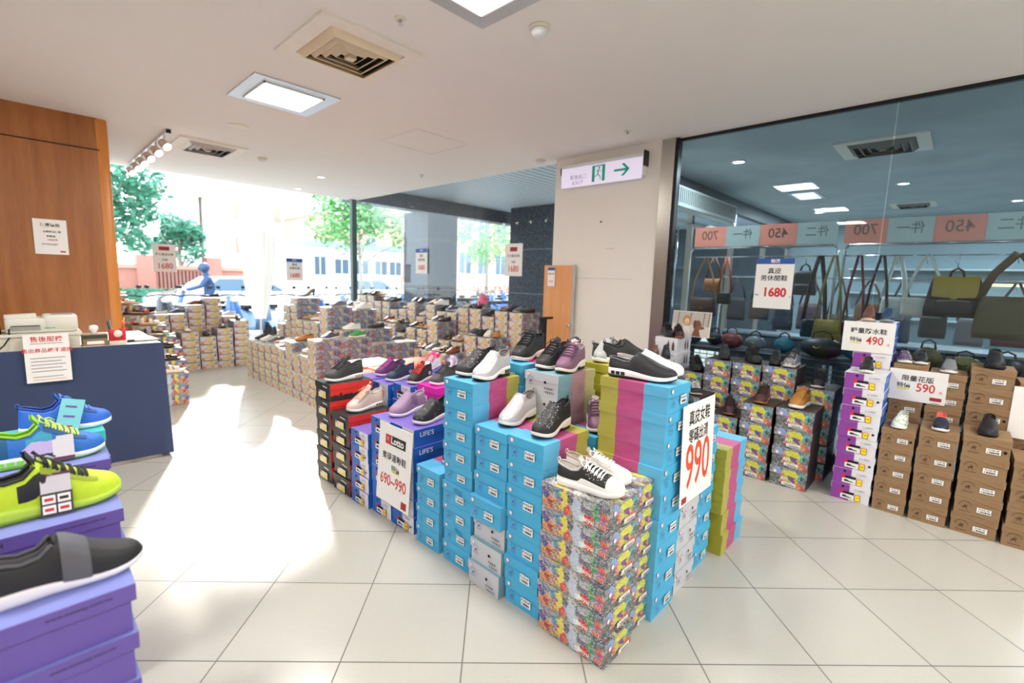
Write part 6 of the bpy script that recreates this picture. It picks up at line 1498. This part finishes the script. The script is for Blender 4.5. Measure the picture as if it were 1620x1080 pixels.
# cars
def car(x, y, deg, label, c_='#F0F1F3'):
    t = thing('car', label, 'car', (x, y, 0), R(deg), 'parked white cars'); mc = mat('car '+c_, c_, .2, coat=1, var=.01); mg = mat('car_glass', '#5C7890', .08)
    prof = [(-2.1, .38), (-2.12, .72), (-1.95, .88), (-1.35, .96), (-.75, 1.38), (.55, 1.42), (1.2, 1.02), (1.95, .86), (2.12, .62), (2.1, .38)]
    rows = []
    for y_, k in ((-.82, .0), (-.80, .5), (-.66, 1), (.66, 1), (.80, .5), (.82, .0)):
        rows.append([(px, y_*(1-.12*max(0, (pz-.9))/.5), min(pz, .9+(pz-.9)*k if pz > .9 else pz)) for px, pz in prof])
    rows = [[(px, yy*(1-.25*max(0, pz-.9)/.5), pz) for px, pz in prof] for yy in (-.84, .84)]
    q = MB(); q.loft(rows, mc, False, smooth=False); q.poly(rows[0][::-1], mc); q.poly(rows[1], mc); q.build('body', t)
    for s_ in (-1, 1):
        q = MB(); f = lambda px, pz: (px, s_*(.845*(1-.25*max(0, pz-.9)/.5)+.006), pz)
        for pts in ([(-1.15, 1.0), (-.05, 1.0), (-.05, 1.34), (-.68, 1.33)], [(.03, 1.0), (1.05, 1.0), (.52, 1.36), (.03, 1.36)]):
            P_ = [f(*p) for p in pts]; q.poly(P_ if s_ < 0 else P_[::-1], mg)
        q.build('side_window', t)
    q = MB(); q.poly([(1.19, -.70, 1.045), (1.19, .70, 1.045), (.60, .62, 1.40), (.60, -.62, 1.40)], mg); q.build('windscreen', t)
    for px in (-1.3, 1.3):
        for s_ in (-1, 1):
            M_ = Matrix.Translation((px, s_*.76, .33)) @ Matrix.Rotation(R(90), 4, 'X')
            q = MB(); q.lathe([(.2, -.1), (.32, -.1), (.34, 0), (.32, .1), (.2, .1)], m_black, M=M_, n=18); w_ = q.build('wheel', t)
            q = MB(); q.lathe([(.2, .102*-s_), (.06, .115*-s_), (0, .115*-s_)], m_alum, M=M_, n=14, cap=False); q.build('hub', w_)
    q = MB(); q.rbox((2.0, -.75, .55), (2.14, -.45, .72), .03, m_trimw); q.rbox((2.0, .45, .55), (2.14, .75, .72), .03, m_trimw); q.build('headlights', t)
    return t
car(4.6, 15.8, 4, 'white sedan parked between the sunlit gap and corner post')
car(9.6, 17.6, 12, 'white car angled behind the light tree trunk')
# scooters
def scooter_kit(body):
    mbd = mat('scooter '+body, body, .25, coat=.6, var=.03); P = []
    def add(n, q, sub=None): P.append((n, q.mesh(n), sub))
    q = MB()
    rows = [[(x, -w_, z0), (x, -w_*1.05, (z0+z1)/2), (x, -w_*.7, z1), (x, w_*.7, z1), (x, w_*1.05, (z0+z1)/2), (x, w_, z0)] for x, w_, z0, z1 in ((-.78, .06, .55, .66), (-.6, .14, .38, .72), (-.25, .17, .3, .70), (-.02, .16, .26, .60), (.08, .15, .24, .32), (.35, .15, .24, .30), (.44, .17, .26, .5))]
    q.loft(rows, mbd, True, True, True); add('rear_body', q)
    q = MB(); rows = [[(x-.03, -w_, z), (x+.05, -w_*.6, z), (x+.07, 0, z), (x+.05, w_*.6, z), (x-.03, w_, z)] for x, w_, z in ((.50, .14, .26), (.54, .19, .5), (.50, .17, .75), (.44, .12, .95), (.40, .08, 1.02))]
    q.loft(rows, mbd, True, True, True); add('leg_shield', q)
    q = MB(); q.rbox((-.66, -.13, .70), (.02, .13, .80), .05, m_black); add('seat', q)
    q = MB(); q.tube([(.40, -.30, 1.02), (.44, -.12, 1.05), (.45, 0, 1.04), (.44, .12, 1.05), (.40, .30, 1.02)], .016, m_black, 6); add('handlebar', q)
    q = MB(); q.blob((.52, 0, .95), (.07, .09, .06), m_trimw, 10, 6); add('headlight', q)
    for s_ in (-1, 1): q = MB(); q.tube([(.43, s_*.20, 1.04), (.41, s_*.25, 1.18)], .006, m_black, 5); q.blob((.40, s_*.27, 1.21), (.012, .05, .035), m_black, 8, 5); add('mirror', q)
    q = MB(); q.tube([(.5, 0, .55), (.66, 0, .22)], .03, m_alum, 6); add('fork', q)
    for x in (-.52, .68):
        q = MB(); M_ = Matrix.Translation((x, 0, .22)) @ Matrix.Rotation(R(90), 4, 'X'); q.lathe([(.12, -.04), (.20, -.045), (.22, 0), (.20, .045), (.12, .04)], m_black, M=M_, n=16); q.lathe([(.12, -.02), (0, -.03)], m_alum, M=M_, n=12, cap=False); q.lathe([(.12, .02), (0, .03)], m_alum, M=M_, n=12, cap=False); add('wheel', q)
    q = MB(); rows = [[(x, -.07, z), (x, 0, z+.03), (x, .07, z)] for x, z in ((.50, .40), (.62, .46), (.76, .45), (.88, .34))]; q.loft(rows, mbd, False); add('front_fender', q)
    q = MB(); q.rbox((-.86, -.14, .78), (-.60, .14, .80), .03, m_alum); add('rack', q)
    return P
kits = {c_: scooter_kit(c_) for c_ in ('#F2F3F5', '#3F6FB5', '#2C3540', '#6F8FB4')}
CN = {'#F2F3F5': 'white', '#3F6FB5': 'blue', '#2C3540': 'dark', '#6F8FB4': 'pale blue'}
rs = random.Random(31)
def scooter(x, y, deg, c_, label, grp):
    t = thing('scooter', label, 'scooter', (x, y, 0), R(deg), grp)
    for n, me, sub in kits[c_]: link(n, me, t)
    return t
order = ['#3F6FB5', '#2C3540', '#F2F3F5', '#3F6FB5', '#6F8FB4', '#F2F3F5', '#3F6FB5']
places = ['beside the timber wall', 'second', 'third', 'fourth', 'fifth', 'sixth', 'seventh', 'eighth']
for k in range(6):
    c_ = order[k % 7]; scooter(1.35+.60*k, 12.0+rs.uniform(-.15, .15), -80+rs.uniform(-8, 8), c_, '%s scooter in the front kerb row, %s' % (CN[c_], 'nearest the timber wall edge' if k == 0 else places[k]+' from the timber wall'), 'scooters parked at the kerb')
for k in range(5):
    c_ = order[(k+3) % 7]; scooter(5.2+.62*k, 12.2+rs.uniform(-.15, .15), -75+rs.uniform(-8, 8), c_, '%s scooter before the white cars, %s from the bright gap' % (CN[c_], ORD[k] if k else 'first'), 'scooters before the cars')
for r_ in range(3):
    for k in range(8):
        c_ = order[(k*3+r_) % 7]; scooter(11.6+.70*k+.35*r_, 11.6+1.9*r_+rs.uniform(-.2, .2), -78+rs.uniform(-5, 5), c_, '%s scooter in the dense lot between the columns, %s row, %s place' % (CN[c_], ['front', 'middle', 'back'][r_], OR2[k] if k else 'first'), 'scooters in the dense lot')
# pink rain cover over a scooter near the window row
t = thing('rain_cover', 'bright pink rain cover draped over something outside the window', 'cover', (7.05, 7.55, 0))
rr = random.Random(12); q = MB(); mpk = mat('pink_plastic', '#F0507C', .35, var=.15, scale=5); rows = []
for k in range(9):
    f = k/8; rad = .38*(1-f)**.8+.05; rows.append([((rad*(1+.18*math.sin(3*a+k)))*math.cos(a), (rad*(1+.15*math.cos(4*a)))*math.sin(a)*.8, .02+1.22*f) for a in [2*math.pi*i/16 for i in range(16)]])
q.loft(rows, mpk, True, True, True); q.build('plastic_sheet', t)
# scooter rider with helmet
RX, RY = 3.3, 13.9
scooter(RX, RY, 170, '#3F6FB5', 'blue scooter carrying the helmeted rider', 'ridden scooter')
def skin_body(name, joints, edges, mt, parent=None, loc=(0, 0, 0), rz=0):
    me = bpy.data.meshes.new(name); me.from_pydata([j[0] for j in joints], edges, []); me.materials.append(mt)
    o = bpy.data.objects.new(name, me); C.objects.link(o); o.location = loc; o.rotation_euler = (0, 0, rz)
    if parent: o.parent = parent
    sm = o.modifiers.new('skin', 'SKIN'); sm.use_smooth_shade = True
    for v, j in zip(me.skin_vertices[0].data, joints): v.radius = j[1]
    me.skin_vertices[0].data[0].use_root = True
    s_ = o.modifiers.new('sub', 'SUBSURF'); s_.levels = s_.render_levels = 2
    return o
J = [((-.18, 0, .86), (.15, .16)), ((-.15, 0, 1.05), (.13, .16)), ((-.10, 0, 1.28), (.12, .18)), ((-.07, 0, 1.42), (.06, .07)), ((-.05, 0, 1.50), (.055, .055)), ((-.03, 0, 1.60), (.10, .09)),
     ((-.09, .20, 1.36), (.06, .06)), ((.05, .26, 1.16), (.045, .045)), ((.28, .27, 1.08), (.035, .035)), ((.37, .27, 1.06), (.035, .03)),
     ((-.09, -.20, 1.36), (.06, .06)), ((.05, -.26, 1.16), (.045, .045)), ((.28, -.27, 1.08), (.035, .035)), ((.37, -.27, 1.06), (.035, .03)),
     ((-.05, .11, .84), (.09, .09)), ((.28, .14, .78), (.07, .07)), ((.24, .13, .40), (.05, .05)), ((.34, .13, .33), (.045, .04)),
     ((-.05, -.11, .84), (.09, .09)), ((.28, -.14, .78), (.07, .07)), ((.24, -.13, .40), (.05, .05)), ((.34, -.13, .33), (.045, .04))]
Ed = [(0, 1), (1, 2), (2, 3), (3, 4), (4, 5), (2, 6), (6, 7), (7, 8), (8, 9), (2, 10), (10, 11), (11, 12), (12, 13), (0, 14), (14, 15), (15, 16), (16, 17), (0, 18), (18, 19), (19, 20), (20, 21)]
tp = thing('person', 'person in a blue jacket and navy helmet riding a scooter', 'person', (RX, RY, 0), R(170))
skin_body('body', J, Ed, mat('blue_jacket', '#34507A', .7), tp)
q = MB(); q.blob((-.03, 0, 1.62), (.13, .12, .125), mat('helmet_navy', '#3A4E6E', .25), 16, 10); q.build('helmet', tp)
q = MB(); q.blob((.045, 0, 1.60), (.062, .085, .055), mat('visor_dark', '#2A3440', .1), 12, 8); q.build('visor', tp)
# added white upright shape standing in for the bright glare beyond the open gap
t = thing('glare_shape', 'added white upright shape in place of the sun glare outside the open gap', 'glare_shape', (3.42, 10.3, 0))
q = MB(); q.tube([(0, 0, 0), (0, 0, 3.1)], .02, m_alum, 8); q.build('glare_stem', t)
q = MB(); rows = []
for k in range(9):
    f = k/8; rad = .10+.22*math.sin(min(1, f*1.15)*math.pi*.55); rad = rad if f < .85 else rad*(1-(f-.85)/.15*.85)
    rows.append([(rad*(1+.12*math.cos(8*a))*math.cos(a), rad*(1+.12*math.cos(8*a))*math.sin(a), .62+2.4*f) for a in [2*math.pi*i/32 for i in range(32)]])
q.loft(rows, mat('glare_white', '#F6F6F4', .8, var=.01), True, True, True); q.build('glare_body', t)
